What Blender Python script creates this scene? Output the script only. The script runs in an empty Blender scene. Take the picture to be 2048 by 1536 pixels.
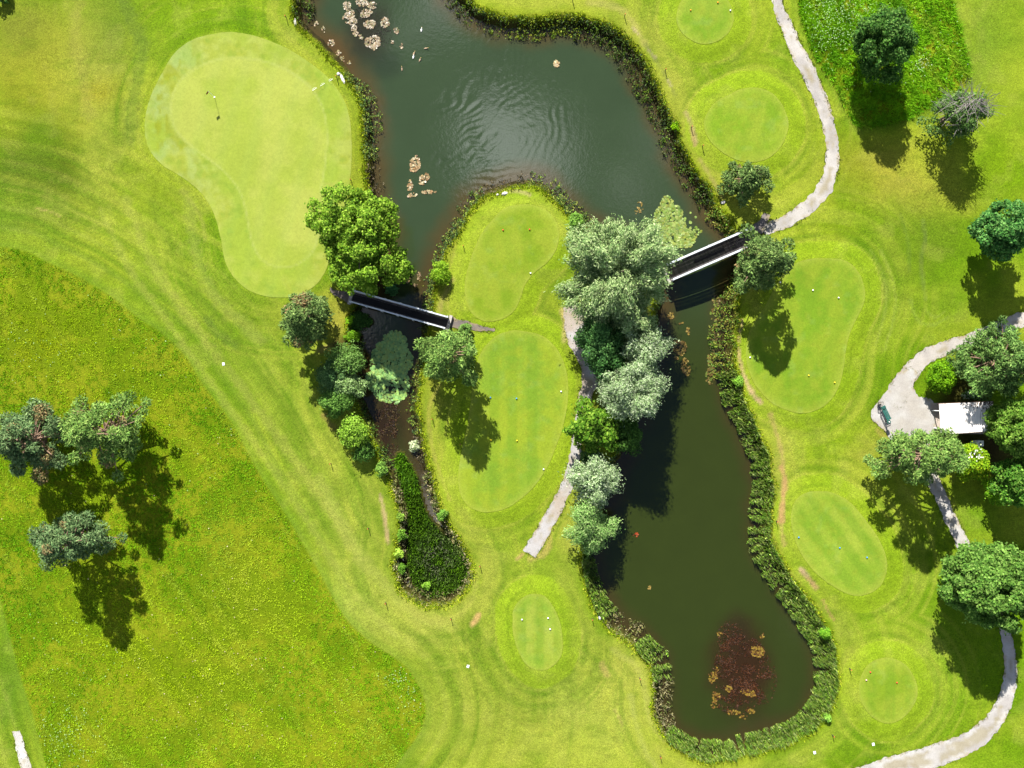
import bpy, math, random
import numpy as np
from mathutils import Vector
from mathutils.geometry import delaunay_2d_cdt

random.seed(7)
R = np.random.default_rng(11)
scene = bpy.context.scene
COL = scene.collection

# ------------------------------------------------------------------ camera, sky, sun, exposure
HC = 100.0                       # drone height above the lawn, metres
FPX = 2000.0                     # plan scale: 20 plan units to the metre on the ground
cam_d = bpy.data.cameras.new("camera")
cam_d.sensor_width = 36.0
cam_d.lens = 36.0 * FPX / 2048.0
cam_d.clip_start = 1.0
cam_d.clip_end = 5000.0
cam = bpy.data.objects.new("camera", cam_d)
cam.location = (0, 0, HC)
cam.rotation_euler = (0, 0, 0)
COL.objects.link(cam)
scene.camera = cam

SUN_EL = math.radians(41.0)
SH = np.array([0.25, -0.968]); SH /= np.linalg.norm(SH)       # the way shadows fall on the plan
world = bpy.data.worlds.new("World")
scene.world = world
world.use_nodes = True
wn, wl = world.node_tree.nodes, world.node_tree.links
wn.clear()
w_out = wn.new("ShaderNodeOutputWorld")
w_bg = wn.new("ShaderNodeBackground")
w_sky = wn.new("ShaderNodeTexSky")
w_sky.sky_type = 'NISHITA'
w_sky.sun_disc = False
w_sky.sun_elevation = SUN_EL
w_sky.sun_rotation = math.atan2(-SH[0], -SH[1])
w_sky.air_density = 0.75
w_sky.dust_density = 0.15
w_sky.ozone_density = 1.2
w_bg.inputs['Strength'].default_value = 0.05
# scattered fair-weather clouds over the whole sky
w_tc = wn.new("ShaderNodeTexCoord")
w_map = wn.new("ShaderNodeMapping")
w_map.inputs['Location'].default_value = (7.10, 3.51, 0.0)
w_map.inputs['Scale'].default_value = (1.0, 1.0, 0.5)
w_n = wn.new("ShaderNodeTexNoise")
w_n.inputs['Scale'].default_value = 5.0
w_n.inputs['Detail'].default_value = 6.0
w_n.inputs['Roughness'].default_value = 0.55
w_r = wn.new("ShaderNodeValToRGB")
w_r.color_ramp.elements[0].position = 0.55
w_r.color_ramp.elements[1].position = 0.71
w_mix = wn.new("ShaderNodeMix")
w_mix.data_type = 'RGBA'
w_mix.inputs['B'].default_value = (38.0, 39.0, 40.0, 1)
wl.new(w_tc.outputs['Generated'], w_map.inputs['Vector'])
wl.new(w_map.outputs['Vector'], w_n.inputs['Vector'])
wl.new(w_n.outputs['Fac'], w_r.inputs['Fac'])
wl.new(w_r.outputs['Color'], w_mix.inputs['Factor'])
wl.new(w_sky.outputs['Color'], w_mix.inputs['A'])
wl.new(w_mix.outputs['Result'], w_bg.inputs['Color'])
wl.new(w_bg.outputs['Background'], w_out.inputs['Surface'])

sun_d = bpy.data.lights.new("sun", 'SUN')
sun_d.energy = 5.0
sun_d.angle = math.radians(0.55)
sun_d.color = (1.0, 0.955, 0.87)
sun = bpy.data.objects.new("sun", sun_d)
COL.objects.link(sun)
sun.location = (-15, 60, 80)
sdir = Vector((SH[0] * math.cos(SUN_EL), SH[1] * math.cos(SUN_EL), -math.sin(SUN_EL)))
sun.rotation_euler = sdir.to_track_quat('-Z', 'Y').to_euler()

vs = scene.view_settings
vs.view_transform = 'Standard'
vs.look = 'None'
vs.gamma = 1.0
vs.use_curve_mapping = False
vs.exposure = 1.6
KEXP = np.array([3.55, 3.45, 3.35])

# ------------------------------------------------------------------ helpers
def P(x, y, z=0.0):
    """plan unit -> metres, for a thing seen at height z"""
    k = (HC - z) / FPX
    return (np.asarray(x, float) - 1024.0) * k, (768.0 - np.asarray(y, float)) * k

def PP(pts, z=0.0):
    a = np.array([(p[0], p[1]) for p in pts], float)
    x, y = P(a[:, 0], a[:, 1], z)
    return np.stack([x, y], 1)

def c(r, g, b, k=KEXP):
    """a tone as it looks in full sun -> base colour"""
    a = np.array([r, g, b], float) / 255.0
    a = np.where(a <= 0.04045, a / 12.92, ((a + 0.055) / 1.055) ** 2.4)
    return np.clip(a / k, 0, 1)

def cl(r, g, b):
    return c(r, g, b, KEXP * 0.38)

def smooth(a, b, x):
    t = np.clip((x - a) / (b - a), 0, 1)
    return t * t * (3 - 2 * t)

def vnoise(x, y, seed=0):
    x = np.asarray(x, float); y = np.asarray(y, float)
    xi = np.floor(x).astype(np.int64); yi = np.floor(y).astype(np.int64)
    fx = x - xi; fy = y - yi
    fx = fx * fx * fx * (fx * (fx * 6 - 15) + 10); fy = fy * fy * fy * (fy * (fy * 6 - 15) + 10)
    def h(i, j):
        n = (i * 374761393 + j * 668265263 + seed * 974634777) & 0xFFFFFFFF
        n = ((n ^ (n >> 13)) * 1274126177) & 0xFFFFFFFF
        n = ((n ^ (n >> 16)) * 2246822519) & 0xFFFFFFFF
        return ((n ^ (n >> 15)) & 0xFFFF) / 65535.0
    a, b, d, e = h(xi, yi), h(xi + 1, yi), h(xi, yi + 1), h(xi + 1, yi + 1)
    return (a * (1 - fx) + b * fx) * (1 - fy) + (d * (1 - fx) + e * fx) * fy

def fbm(x, y, s=1.0, oct=4, seed=0):
    t = 0; a = 1.0; tot = 0; f = 1.0 / s
    for o in range(oct):
        t = t + a * vnoise(x * f + 17.3 * o, y * f - 9.1 * o, seed + o); tot += a
        a *= 0.55; f *= 2.03
    return t / tot

def spline(pts, n=6, closed=True):
    p = np.array(pts, float); m = len(p); out = []
    rng = range(m) if closed else range(m - 1)
    for i in rng:
        if closed: a, b, d, e = p[i - 1], p[i], p[(i + 1) % m], p[(i + 2) % m]
        else: a, b, d, e = p[max(i - 1, 0)], p[i], p[i + 1], p[min(i + 2, m - 1)]
        for k in range(n):
            t = k / n
            out.append(0.5 * ((2 * b) + (-a + d) * t + (2 * a - 5 * b + 4 * d - e) * t * t + (-a + 3 * b - 3 * d + e) * t ** 3))
    if not closed: out.append(p[-1])
    return np.array(out)

def seg_dist(x, y, pts, closed=True, want=False):
    """distance of points to a polyline, and inside test"""
    x = np.asarray(x, float); y = np.asarray(y, float)
    best = np.full(x.shape, 1e9); ins = np.zeros(x.shape, bool); idx = np.zeros(x.shape)
    n = len(pts)
    for i in range(n if closed else n - 1):
        ax, ay = pts[i]; bx, by = pts[(i + 1) % n]
        dx, dy = bx - ax, by - ay
        L = dx * dx + dy * dy + 1e-12
        t = np.clip(((x - ax) * dx + (y - ay) * dy) / L, 0, 1)
        d = (x - ax - t * dx) ** 2 + (y - ay - t * dy) ** 2
        if want: idx = np.where(d < best, i + t, idx)
        best = np.minimum(best, d)
        if closed:
            cond = ((ay > y) != (by > y))
            xx = dx * (y - ay) / (dy if abs(dy) > 1e-12 else 1e-12) + ax
            ins ^= cond & (x < xx)
    best = np.sqrt(best)
    if closed: best = np.where(ins, -best, best)
    return (best, idx) if want else best

def sdist(x, y, pts, pad=9.0):
    """signed distance, computed exactly only near the outline's box"""
    out = np.full(x.shape, pad)
    m = (x > pts[:, 0].min() - pad) & (x < pts[:, 0].max() + pad) & (y > pts[:, 1].min() - pad) & (y < pts[:, 1].max() + pad)
    out[m] = np.minimum(seg_dist(x[m], y[m], pts), pad)
    return out

def mesh(name, v, f, col=None, smooth_=False, mats=None):
    """v Nx3, f MxK (K constant)"""
    v = np.asarray(v, np.float32); f = np.asarray(f, np.int32)
    me = bpy.data.meshes.new(name)
    me.vertices.add(len(v)); me.vertices.foreach_set("co", v.ravel())
    M, K = f.shape
    me.loops.add(M * K); me.loops.foreach_set("vertex_index", f.ravel())
    me.polygons.add(M)
    me.polygons.foreach_set("loop_start", np.arange(0, M * K, K, dtype=np.int32))
    if smooth_: me.polygons.foreach_set("use_smooth", np.ones(M, bool))
    if col is not None:
        a = me.color_attributes.new("Col", 'FLOAT_COLOR', 'POINT')
        cc = np.ones((len(v), 4), np.float32); cc[:, :3] = col
        a.data.foreach_set("color", cc.ravel())
    me.update(calc_edges=True)
    if mats: me.materials.append(mats)
    return me

def obj(name, me, parent=None, loc=None, label=None, cat=None, group=None, kind=None, rz=None):
    o = bpy.data.objects.new(name, me)
    COL.objects.link(o)
    if parent is not None: o.parent = parent
    if loc is not None: o.location = loc
    if rz is not None: o.rotation_euler = (0, 0, rz)
    if label: o["label"] = label
    if cat: o["category"] = cat
    if group: o["group"] = group
    if kind: o["kind"] = kind
    return o

class MB:
    """collects simple solids into one mesh"""
    def __init__(s): s.v = []; s.f = []; s.n = 0
    def add(s, v, f):
        s.v.append(np.asarray(v, float)); s.f += [tuple(int(i) + s.n for i in q) for q in f]; s.n += len(v)
    def box(s, a, b, bev=0.0):
        x0, y0, z0 = a; x1, y1, z1 = b
        if bev <= 0:
            v = [(x0, y0, z0), (x1, y0, z0), (x1, y1, z0), (x0, y1, z0), (x0, y0, z1), (x1, y0, z1), (x1, y1, z1), (x0, y1, z1)]
            s.add(v, [(3, 2, 1, 0), (4, 5, 6, 7), (0, 1, 5, 4), (1, 2, 6, 5), (2, 3, 7, 6), (3, 0, 4, 7)])
        else:
            e = bev
            v = [(x0, y0, z0), (x1, y0, z0), (x1, y1, z0), (x0, y1, z0), (x0, y0, z1 - e), (x1, y0, z1 - e), (x1, y1, z1 - e), (x0, y1, z1 - e),
                 (x0 + e, y0 + e, z1), (x1 - e, y0 + e, z1), (x1 - e, y1 - e, z1), (x0 + e, y1 - e, z1)]
            s.add(v, [(3, 2, 1, 0), (8, 9, 10, 11), (0, 1, 5, 4), (1, 2, 6, 5), (2, 3, 7, 6), (3, 0, 4, 7), (4, 5, 9, 8), (5, 6, 10, 9), (6, 7, 11, 10), (7, 4, 8, 11)])
        return s
    def tube(s, pts, rad, n=8, cap=True):
        pts = np.asarray(pts, float); m = len(pts)
        rad = np.full(m, rad) if np.isscalar(rad) else np.asarray(rad, float)
        V = []
        for i in range(m):
            d = pts[min(i + 1, m - 1)] - pts[max(i - 1, 0)]; d /= np.linalg.norm(d) + 1e-9
            u = np.cross(d, (0, 0, 1) if abs(d[2]) < 0.9 else (1, 0, 0)); u /= np.linalg.norm(u); w = np.cross(d, u)
            for k in range(n):
                a = 2 * math.pi * k / n
                V.append(pts[i] + rad[i] * (math.cos(a) * u + math.sin(a) * w))
        F = [(i * n + k, i * n + (k + 1) % n, (i + 1) * n + (k + 1) % n, (i + 1) * n + k) for i in range(m - 1) for k in range(n)]
        if cap: F += [tuple(range(n))[::-1], tuple((m - 1) * n + k for k in range(n))]
        s.add(V, F); return s
    def lathe(s, prof, n=12, at=(0, 0, 0)):
        V = []
        for r, z in prof:
            for k in range(n):
                a = 2 * math.pi * k / n
                V.append((at[0] + r * math.cos(a), at[1] + r * math.sin(a), at[2] + z))
        F = [(i * n + k, i * n + (k + 1) % n, (i + 1) * n + (k + 1) % n, (i + 1) * n + k) for i in range(len(prof) - 1) for k in range(n)]
        F += [tuple(range(n))[::-1], tuple((len(prof) - 1) * n + k for k in range(n))]
        s.add(V, F); return s
    def ball(s, cen, r, n=10, m=6):
        r = np.array([r, r, r]) if np.isscalar(r) else np.array(r)
        prof = [(max(math.sin(math.pi * i / m), 0.02), -math.cos(math.pi * i / m)) for i in range(m + 1)]
        k0 = len(s.v); s.lathe(prof, n); s.v[-1] = s.v[-1] * r + np.array(cen); return s
    def build(s, name, mat, smooth_=False):
        me = bpy.data.meshes.new(name)
        me.from_pydata([tuple(p) for p in np.concatenate(s.v)], [], s.f)
        if smooth_: me.polygons.foreach_set("use_smooth", np.ones(len(s.f), bool))
        me.materials.append(mat); me.update()
        return me

# ------------------------------------------------------------------ materials
def base_mat(name):
    m = bpy.data.materials.new(name); m.use_nodes = True
    nt = m.node_tree; nt.nodes.clear()
    o = nt.nodes.new("ShaderNodeOutputMaterial"); b = nt.nodes.new("ShaderNodeBsdfPrincipled")
    nt.links.new(b.outputs[0], o.inputs['Surface'])
    return m, nt, b, o

def noise_node(nt, scale, detail=3, rough=0.6, coord=None, dist=0.0):
    n = nt.nodes.new("ShaderNodeTexNoise"); n.inputs['Scale'].default_value = scale
    n.inputs['Detail'].default_value = detail; n.inputs['Roughness'].default_value = rough
    n.inputs['Distortion'].default_value = dist
    if coord is not None: nt.links.new(coord, n.inputs['Vector'])
    return n

def attr_mat(name, grains=((6.0, 0.35), (22.0, 0.35)), rough=0.85, bump=0.0, bscale=8.0, transl=0.0, spec=0.15, tcol=None):
    """colour from the mesh's own Col layer, broken up by object-space noise"""
    m, nt, b, o = base_mat(name)
    at = nt.nodes.new("ShaderNodeAttribute"); at.attribute_name = "Col"
    tc = nt.nodes.new("ShaderNodeTexCoord")
    cur = at.outputs['Color']
    for sc, amt in grains:
        n = noise_node(nt, sc, 3, 0.65, tc.outputs['Object'])
        mr = nt.nodes.new("ShaderNodeMapRange")
        mr.inputs['From Min'].default_value = 0.25; mr.inputs['From Max'].default_value = 0.75
        mr.inputs['To Min'].default_value = 1 - amt; mr.inputs['To Max'].default_value = 1 + amt
        nt.links.new(n.outputs['Fac'], mr.inputs['Value'])
        mu = nt.nodes.new("ShaderNodeVectorMath"); mu.operation = 'SCALE'
        nt.links.new(cur, mu.inputs[0]); nt.links.new(mr.outputs['Result'], mu.inputs['Scale'])
        cur = mu.outputs['Vector']
    nt.links.new(cur, b.inputs['Base Color'])
    b.inputs['Roughness'].default_value = rough
    b.inputs['Specular IOR Level'].default_value = spec
    if bump:
        n = noise_node(nt, bscale, 4, 0.7, tc.outputs['Object'])
        bp = nt.nodes.new("ShaderNodeBump"); bp.inputs['Strength'].default_value = bump; bp.inputs['Distance'].default_value = 0.06
        nt.links.new(n.outputs['Fac'], bp.inputs['Height']); nt.links.new(bp.outputs['Normal'], b.inputs['Normal'])
    if transl:
        t = nt.nodes.new("ShaderNodeBsdfTranslucent"); mx = nt.nodes.new("ShaderNodeMixShader")
        mx.inputs['Fac'].default_value = transl
        nt.links.new(cur, t.inputs['Color'])
        nt.links.new(b.outputs[0], mx.inputs[1]); nt.links.new(t.outputs[0], mx.inputs[2])
        nt.links.new(mx.outputs[0], o.inputs['Surface'])
    return m

def plain_mat(name, col, rough=0.6, var=0.2, scale=6.0, metal=0.0, bump=0.0, stretch=None, spec=0.3, col2=None):
    m, nt, b, o = base_mat(name)
    tc = nt.nodes.new("ShaderNodeTexCoord"); v = tc.outputs['Object']
    if stretch:
        mp = nt.nodes.new("ShaderNodeMapping"); mp.inputs['Scale'].default_value = stretch
        nt.links.new(v, mp.inputs['Vector']); v = mp.outputs['Vector']
    n = noise_node(nt, scale, 4, 0.65, v)
    r = nt.nodes.new("ShaderNodeValToRGB")
    col = np.array(col); lo = np.array(col2) if col2 is not None else np.clip(col * (1 - var), 0, 1)
    hi = np.clip(col * (1 + (var if col2 is None else 0)), 0, 1)
    r.color_ramp.elements[0].color = (*lo, 1); r.color_ramp.elements[1].color = (*hi, 1)
    r.color_ramp.elements[0].position = 0.3; r.color_ramp.elements[1].position = 0.7
    nt.links.new(n.outputs['Fac'], r.inputs['Fac']); nt.links.new(r.outputs['Color'], b.inputs['Base Color'])
    b.inputs['Roughness'].default_value = rough; b.inputs['Metallic'].default_value = metal
    b.inputs['Specular IOR Level'].default_value = spec
    if bump:
        bp = nt.nodes.new("ShaderNodeBump"); bp.inputs['Strength'].default_value = bump; bp.inputs['Distance'].default_value = 0.02
        nt.links.new(n.outputs['Fac'], bp.inputs['Height']); nt.links.new(bp.outputs['Normal'], b.inputs['Normal'])
    return m

M_LAWN = attr_mat("lawn", ((1.3, 0.08), (4.2, 0.22), (12.0, 0.55)), bump=0.8, bscale=7.0, spec=0.05)
M_GREEN = attr_mat("fine_turf", ((1.2, 0.05), (3.5, 0.10), (12.0, 0.11)), bump=0.12, bscale=12.0, spec=0.05)
M_TEE = attr_mat("tee_turf", ((1.5, 0.06), (4.5, 0.13), (12.0, 0.17)), bump=0.3, bscale=9.0, spec=0.05)
M_GRAVEL = attr_mat("gravel", ((1.5, 0.08), (9.0, 0.12), (30.0, 0.16)), bump=0.25, bscale=20.0, spec=0.1)
M_GRASS = attr_mat("grass_blades", ((0.5, 0.12),), transl=0.28, spec=0.1)
M_LEAF = attr_mat("leaves", ((0.6, 0.12),), transl=0.26, rough=0.7, spec=0.08)
M_NEEDLE = attr_mat("needles", ((0.7, 0.15),), transl=0.14, rough=0.75, spec=0.06)
M_REED = attr_mat("reeds", ((0.6, 0.2),), transl=0.22, rough=0.6, spec=0.2)
M_PAD = attr_mat("lily_pads", ((3.0, 0.15),), rough=0.4, transl=0.08, spec=0.35)
M_BARK = plain_mat("bark", (0.10, 0.075, 0.055), 0.9, 0.4, 5.0, bump=0.6)
M_PINEBARK = plain_mat("pine_bark", (0.17, 0.11, 0.075), 0.9, 0.35, 5.0, bump=0.5)
M_TWIG = plain_mat("dead_twigs", (0.13, 0.115, 0.11), 0.9, 0.3, 4.0)
PLANKS = [plain_mat("weathered_planks", (v, v * .9, v * .92), 0.85, 0.35, 5.0, bump=0.3, stretch=(1, 6, 1)) for v in (.034, .045, .058)]
M_RAIL = plain_mat("white_painted_rail", (0.40, 0.43, 0.47), 0.5, 0.15, 3.0)
M_STEEL = plain_mat("galvanised_steel", (0.32, 0.33, 0.35), 0.45, 0.15, 4.0, metal=0.6)
M_MAT = plain_mat("rubber_mat", (0.010, 0.010, 0.012), 0.9, 0.4, 8.0)
M_SILL = plain_mat("weathered_concrete", (0.26, 0.24, 0.22), 0.9, 0.25, 4.0, bump=0.2)
M_SLAB = plain_mat("slab_concrete", (0.30, 0.255, 0.22), 0.9, 0.15, 3.0, bump=0.2)
M_ROOF = plain_mat("white_sheet_roof", (0.68, 0.64, 0.60), 0.6, 0.18, 1.5, stretch=(3, 0.4, 1))
M_WOOD = plain_mat("brown_boards", (0.14, 0.085, 0.055), 0.8, 0.3, 3.0, stretch=(1, 1, 8), bump=0.2)
M_BENCH = plain_mat("green_bench_paint", (0.012, 0.075, 0.062), 0.5, 0.2, 5.0)
M_WHITE = plain_mat("white_paint", (0.78, 0.78, 0.76), 0.5, 0.05, 5.0)
M_DARK = plain_mat("dark_metal", (0.02, 0.025, 0.025), 0.5, 0.2, 5.0)
M_ROCK = plain_mat("pale_stone", (0.52, 0.49, 0.50), 0.9, 0.25, 5.0, bump=0.5)

# ------------------------------------------------------------------ plan outlines
POND = [  # x, y, width of the reed belt inside the bank, kind of growth
 (600,-150,30,'d'),(588,-60,32,'d'),(585,0,34,'d'),(588,28,34,'d'),(596,50,22,'b'),(614,68,8,'n'),(640,98,5,'n'),(664,124,5,'n'),(686,148,10,'l'),
 (702,172,24,'l'),(714,198,28,'l'),(722,225,30,'l'),(725,255,30,'l'),(727,290,31,'l'),(728,322,32,'b'),(730,352,34,'b'),(735,385,34,'b'),
 (745,425,26,'b'),(752,470,14,'n'),(752,520,12,'n'),(740,560,12,'n'),(718,592,14,'w'),(702,622,22,'w'),(694,655,24,'w'),(700,690,22,'w'),
 (712,720,14,'w'),(706,752,14,'w'),(708,790,14,'w'),(722,835,14,'w'),(740,872,16,'w'),(756,910,18,'w'),(770,945,20,'m'),(784,985,20,'m'),
 (796,1025,14,'m'),(798,1065,12,'m'),(790,1105,14,'m'),(788,1145,18,'m'),(800,1180,22,'m'),(826,1204,24,'m'),(858,1215,26,'m'),(894,1212,22,'m'),
 (924,1194,16,'m'),(942,1162,12,'m'),(942,1125,14,'m'),(928,1090,16,'m'),(904,1058,18,'m'),(886,1022,18,'m'),(874,982,20,'m'),(862,942,22,'b'),
 (853,905,22,'b'),(846,868,22,'l'),(840,830,22,'l'),(838,795,20,'l'),(844,755,20,'l'),(852,715,18,'w'),(856,672,16,'w'),(862,640,20,'l'),
 (868,605,22,'l'),(873,570,22,'l'),(884,530,24,'l'),(904,490,26,'l'),(926,452,26,'l'),(948,418,26,'l'),(972,396,26,'b'),(998,384,28,'b'),
 (1026,374,30,'b'),(1056,371,32,'l'),(1086,382,34,'l'),(1112,404,34,'l'),(1138,432,34,'l'),(1170,462,28,'l'),(1215,490,20,'w'),(1265,512,16,'w'),
 (1305,536,12,'w'),(1318,575,10,'w'),(1308,625,10,'w'),(1300,680,8,'w'),(1288,735,8,'w'),(1268,790,8,'w'),(1248,845,8,'w'),(1226,905,8,'w'),
 (1206,965,8,'w'),(1190,1025,10,'w'),(1172,1075,14,'g'),(1163,1115,30,'g'),(1168,1160,40,'g'),(1182,1205,40,'g'),(1202,1240,38,'m'),(1232,1268,36,'m'),
 (1266,1292,40,'g'),(1296,1328,42,'g'),(1306,1360,36,'o'),(1307,1400,36,'o'),(1310,1438,34,'o'),(1326,1472,34,'g'),(1356,1500,34,'g'),(1400,1520,38,'g'),
 (1450,1520,42,'g'),(1505,1508,44,'g'),(1560,1494,44,'g'),(1610,1470,44,'g'),(1648,1438,44,'g'),(1670,1398,42,'g'),(1677,1350,44,'g'),(1672,1300,46,'g'),
 (1654,1258,48,'g'),(1626,1212,50,'g'),(1594,1168,48,'g'),(1564,1125,50,'g'),(1546,1080,48,'g'),(1543,1030,46,'g'),(1545,980,44,'g'),(1541,930,42,'g'),
 (1526,880,42,'g'),(1504,832,44,'g'),(1484,785,48,'g'),(1474,740,46,'r'),(1472,695,46,'r'),(1476,650,46,'r'),(1474,610,40,'r'),(1482,570,26,'w'),
 (1496,520,18,'w'),(1480,475,24,'r'),(1458,440,30,'r'),(1436,408,34,'d'),(1414,372,36,'d'),(1390,335,36,'d'),(1370,292,36,'d'),(1350,245,38,'d'),
 (1326,195,38,'d'),(1304,150,38,'d'),(1282,108,40,'d'),(1252,72,42,'d'),(1212,48,42,'d'),(1165,34,42,'y'),(1110,30,40,'y'),(1060,36,40,'y'),
 (1010,34,40,'y'),(975,22,38,'d'),(945,4,38,'d'),(920,-20,38,'d'),(890,-70,36,'d'),(870,-150,36,'d')]
POND_XY = PP(POND)
_sp = spline(POND_XY, 5)
_wob = (fbm(_sp[:, 0], _sp[:, 1], 1.3, 3, 5) - 0.5)
_nrm = np.roll(_sp, -1, 0) - np.roll(_sp, 1, 0); _nrm = np.stack([_nrm[:, 1], -_nrm[:, 0]], 1); _nrm /= np.linalg.norm(_nrm, axis=1)[:, None]
POND_C = _sp + _nrm * _wob[:, None] * 0.55
GREEN = [(450,66),(400,76),(365,95),(343,118),(325,150),(305,190),(293,230),(291,265),(300,300),(325,330),(360,352),(395,378),(420,410),(433,440),(443,480),
 (450,520),(465,550),(490,575),(520,590),(560,596),(600,590),(635,568),(655,535),(672,480),(690,420),(699,375),(703,335),(704,290),(700,240),(688,200),(660,160),(625,130),(580,101),(545,85),(510,73),(480,67)]
GREEN_IN = [(480,118),(440,120),(400,135),(370,155),(350,185),(344,220),(352,258),(380,290),(420,320),(458,352),(484,392),(496,440),(505,485),(525,520),(560,535),
 (598,528),(628,500),(640,455),(640,400),(650,335),(655,275),(648,222),(625,180),(590,150),(550,130),(510,120)]
TEES = {
 'a': [(1352,38),(1358,10),(1375,-10),(1405,-18),(1440,-10),(1460,12),(1466,42),(1455,68),(1432,85),(1402,90),(1375,78),(1358,60)],
 'b': [(1407,245),(1415,225),(1430,205),(1455,192),(1480,180),(1510,177),(1540,187),(1562,210),(1574,240),(1573,265),(1560,295),(1535,318),(1500,326),(1465,318),(1430,295),(1412,270)],
 'c': [(1025,412),(1060,410),(1090,420),(1110,440),(1118,470),(1112,500),(1095,525),(1070,545),(1050,570),(1040,600),(1025,625),(1000,640),(970,643),(945,628),(932,600),(930,565),(938,530),(950,495),(965,465),(985,440),(1005,420)],
 'd': [(1045,662),(1085,672),(1115,700),(1132,740),(1136,790),(1128,845),(1113,890),(1094,935),(1070,970),(1045,995),(1010,1017),(970,1024),(938,1012),(920,985),(917,945),(925,895),(935,850),(942,800),(948,750),(962,705),(990,674),(1020,662)],
 'e': [(1650,517),(1690,522),(1715,545),(1728,580),(1725,610),(1710,640),(1697,670),(1690,700),(1685,740),(1675,775),(1655,805),(1625,823),(1595,826),(1560,815),(1535,800),(1510,770),(1495,735),(1492,700),(1500,660),(1530,610),(1560,555),(1585,530),(1615,519)],
 'f': [(1637,982),(1665,985),(1700,1005),(1730,1040),(1755,1075),(1770,1110),(1772,1140),(1760,1170),(1735,1187),(1705,1190),(1670,1175),(1630,1145),(1600,1105),(1585,1065),(1581,1030),(1590,1000),(1612,985)],
 'g': [(1774,1314),(1805,1325),(1825,1350),(1833,1380),(1825,1410),(1800,1437),(1770,1445),(1740,1430),(1720,1400),(1716,1370),(1725,1340),(1745,1320)],
 'h': [(1025,1240),(1028,1215),(1045,1195),(1065,1187),(1090,1192),(1108,1215),(1120,1245),(1125,1280),(1122,1310),(1105,1332),(1080,1340),(1055,1330),(1038,1305),(1027,1270)]}
MEADOW = [(-400,500),(-60,488),(0,493),(55,503),(90,522),(140,545),(180,567),(225,595),(250,615),(280,638),(312,658),(345,685),(372,712),(388,738),(405,768),(440,812),(470,857),(490,895),(512,937),
 (540,983),(562,1015),(582,1047),(602,1082),(622,1114),(642,1150),(665,1192),(690,1233),(720,1265),(755,1293),(790,1315),(815,1337),(834,1365),(848,1395),(852,1420),(847,1447),(833,1477),(812,1504),(788,1538),(745,1600),(690,1680),
 (130,1680),(105,1600),(92,1536),(80,1490),(65,1430),(46,1370),(28,1310),(12,1245),(0,1195),(-15,1130),(-60,960),(-400,900)]
MEADOW2 = [(1588,-150),(1590,-40),(1597,20),(1612,75),(1630,120),(1655,155),(1675,190),(1690,220),(1704,245),(1718,255),(1745,255),(1790,246),(1830,231),(1862,216),(1900,200),(1925,180),(1938,155),(1936,120),(1922,60),(1910,20),(1902,-40),(1895,-150)]
PATHS = {
 'top': [(1548,-60,20),(1553,0,21),(1573,55,24),(1594,104,28),(1618,148,29),(1640,200,26),(1656,250,24),(1664,300,25),(1660,345,28),(1645,383,30),(1615,415,28),(1580,438,26),(1550,452,22),(1526,460,20)],
 'spur': [(1533,428,12),(1524,445,18),(1514,462,24)],
 'mid': [(1140,612,26),(1148,640,40),(1158,680,46),(1176,715,40),(1180,755,32),(1170,800,28),(1161,850,24),(1152,890,21),(1146,930,22),(1130,980,24),(1110,1020,26),(1085,1065,27),(1058,1108,30)],
 'right': [(2160,600,26),(2060,632,27),(2000,655,28),(1950,678,27),(1900,692,28),(1855,712,30),(1822,742,34),(1798,778,40),(1785,810,40)],
 'down': [(1800,870,30),(1835,915,28),(1865,960,27),(1885,1000,25),(1905,1045,25),(1925,1085,25),(1955,1150,22),(1990,1215,20),(2008,1255,21),(2018,1300,24),(2021,1350,26),(2010,1400,29),(1985,1446,36),(1935,1487,42),(1865,1513,46),(1770,1540,48),(1690,1570,48),(1600,1620,48)],
 'corner': [(33,1462,14),(40,1490,18),(50,1530,20),(66,1590,22),(90,1660,22)],
 'wl': [(660,578,6),(675,587,12),(692,594,18),(708,600,22)],
 'wr': [(900,644,22),(925,650,18),(955,656,12),(990,660,5)]}
PLAZA = [(1812,738),(1784,770),(1757,800),(1744,820),(1745,840),(1764,858),(1788,884),(1840,905),(1868,890),(1866,806),(1838,795),(1827,770),(1834,745)]

GREEN_C = spline(PP(GREEN), 5)
GREENIN_C = spline(PP(GREEN_IN), 4)
TEE_C = {k: spline(PP(v), 5) for k, v in TEES.items()}
MEAD_C = spline(PP(MEADOW), 3)
MEAD2_C = spline(PP(MEADOW2), 3)

# ------------------------------------------------------------------ ground heights
GX0, GX1, GY0, GY1, GS = -60.0, 60.0, -48.0, 48.0, 0.2
gx = np.arange(GX0, GX1 + 1e-6, GS); gy = np.arange(GY0, GY1 + 1e-6, GS)
ext = np.array([2, 5, 10, 20, 40, 80, 160, 400, 1000.0])
ax = np.concatenate([GX0 - ext[::-1], gx, GX1 + ext]); ay = np.concatenate([GY0 - ext[::-1], gy, GY1 + ext])
NE = len(ext)
XX, YY = np.meshgrid(ax, ay)
d_pond = sdist(XX, YY, POND_C, 9.0)
d_green = sdist(XX, YY, GREEN_C, 9.0)
d_tee = np.full(XX.shape, 9.0)
for k, t in TEE_C.items(): d_tee = np.minimum(d_tee, sdist(XX, YY, t, 9.0))
d_m1 = sdist(XX, YY, MEAD_C, 20.0)
d_m2 = sdist(XX, YY, MEAD2_C, 9.0)
d_mead = np.minimum(d_m1, d_m2)
WATER_Z = -1.0
_tn = fbm(XX, YY, 16.0, 3, 21) - 0.5
ZZ = _tn * 0.5 * smooth(0.0, 5.0, d_pond)
ZZ += 0.22 * (1 - smooth(0.1, 2.2, d_tee)) * smooth(0.2, 2.0, d_pond)
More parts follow.
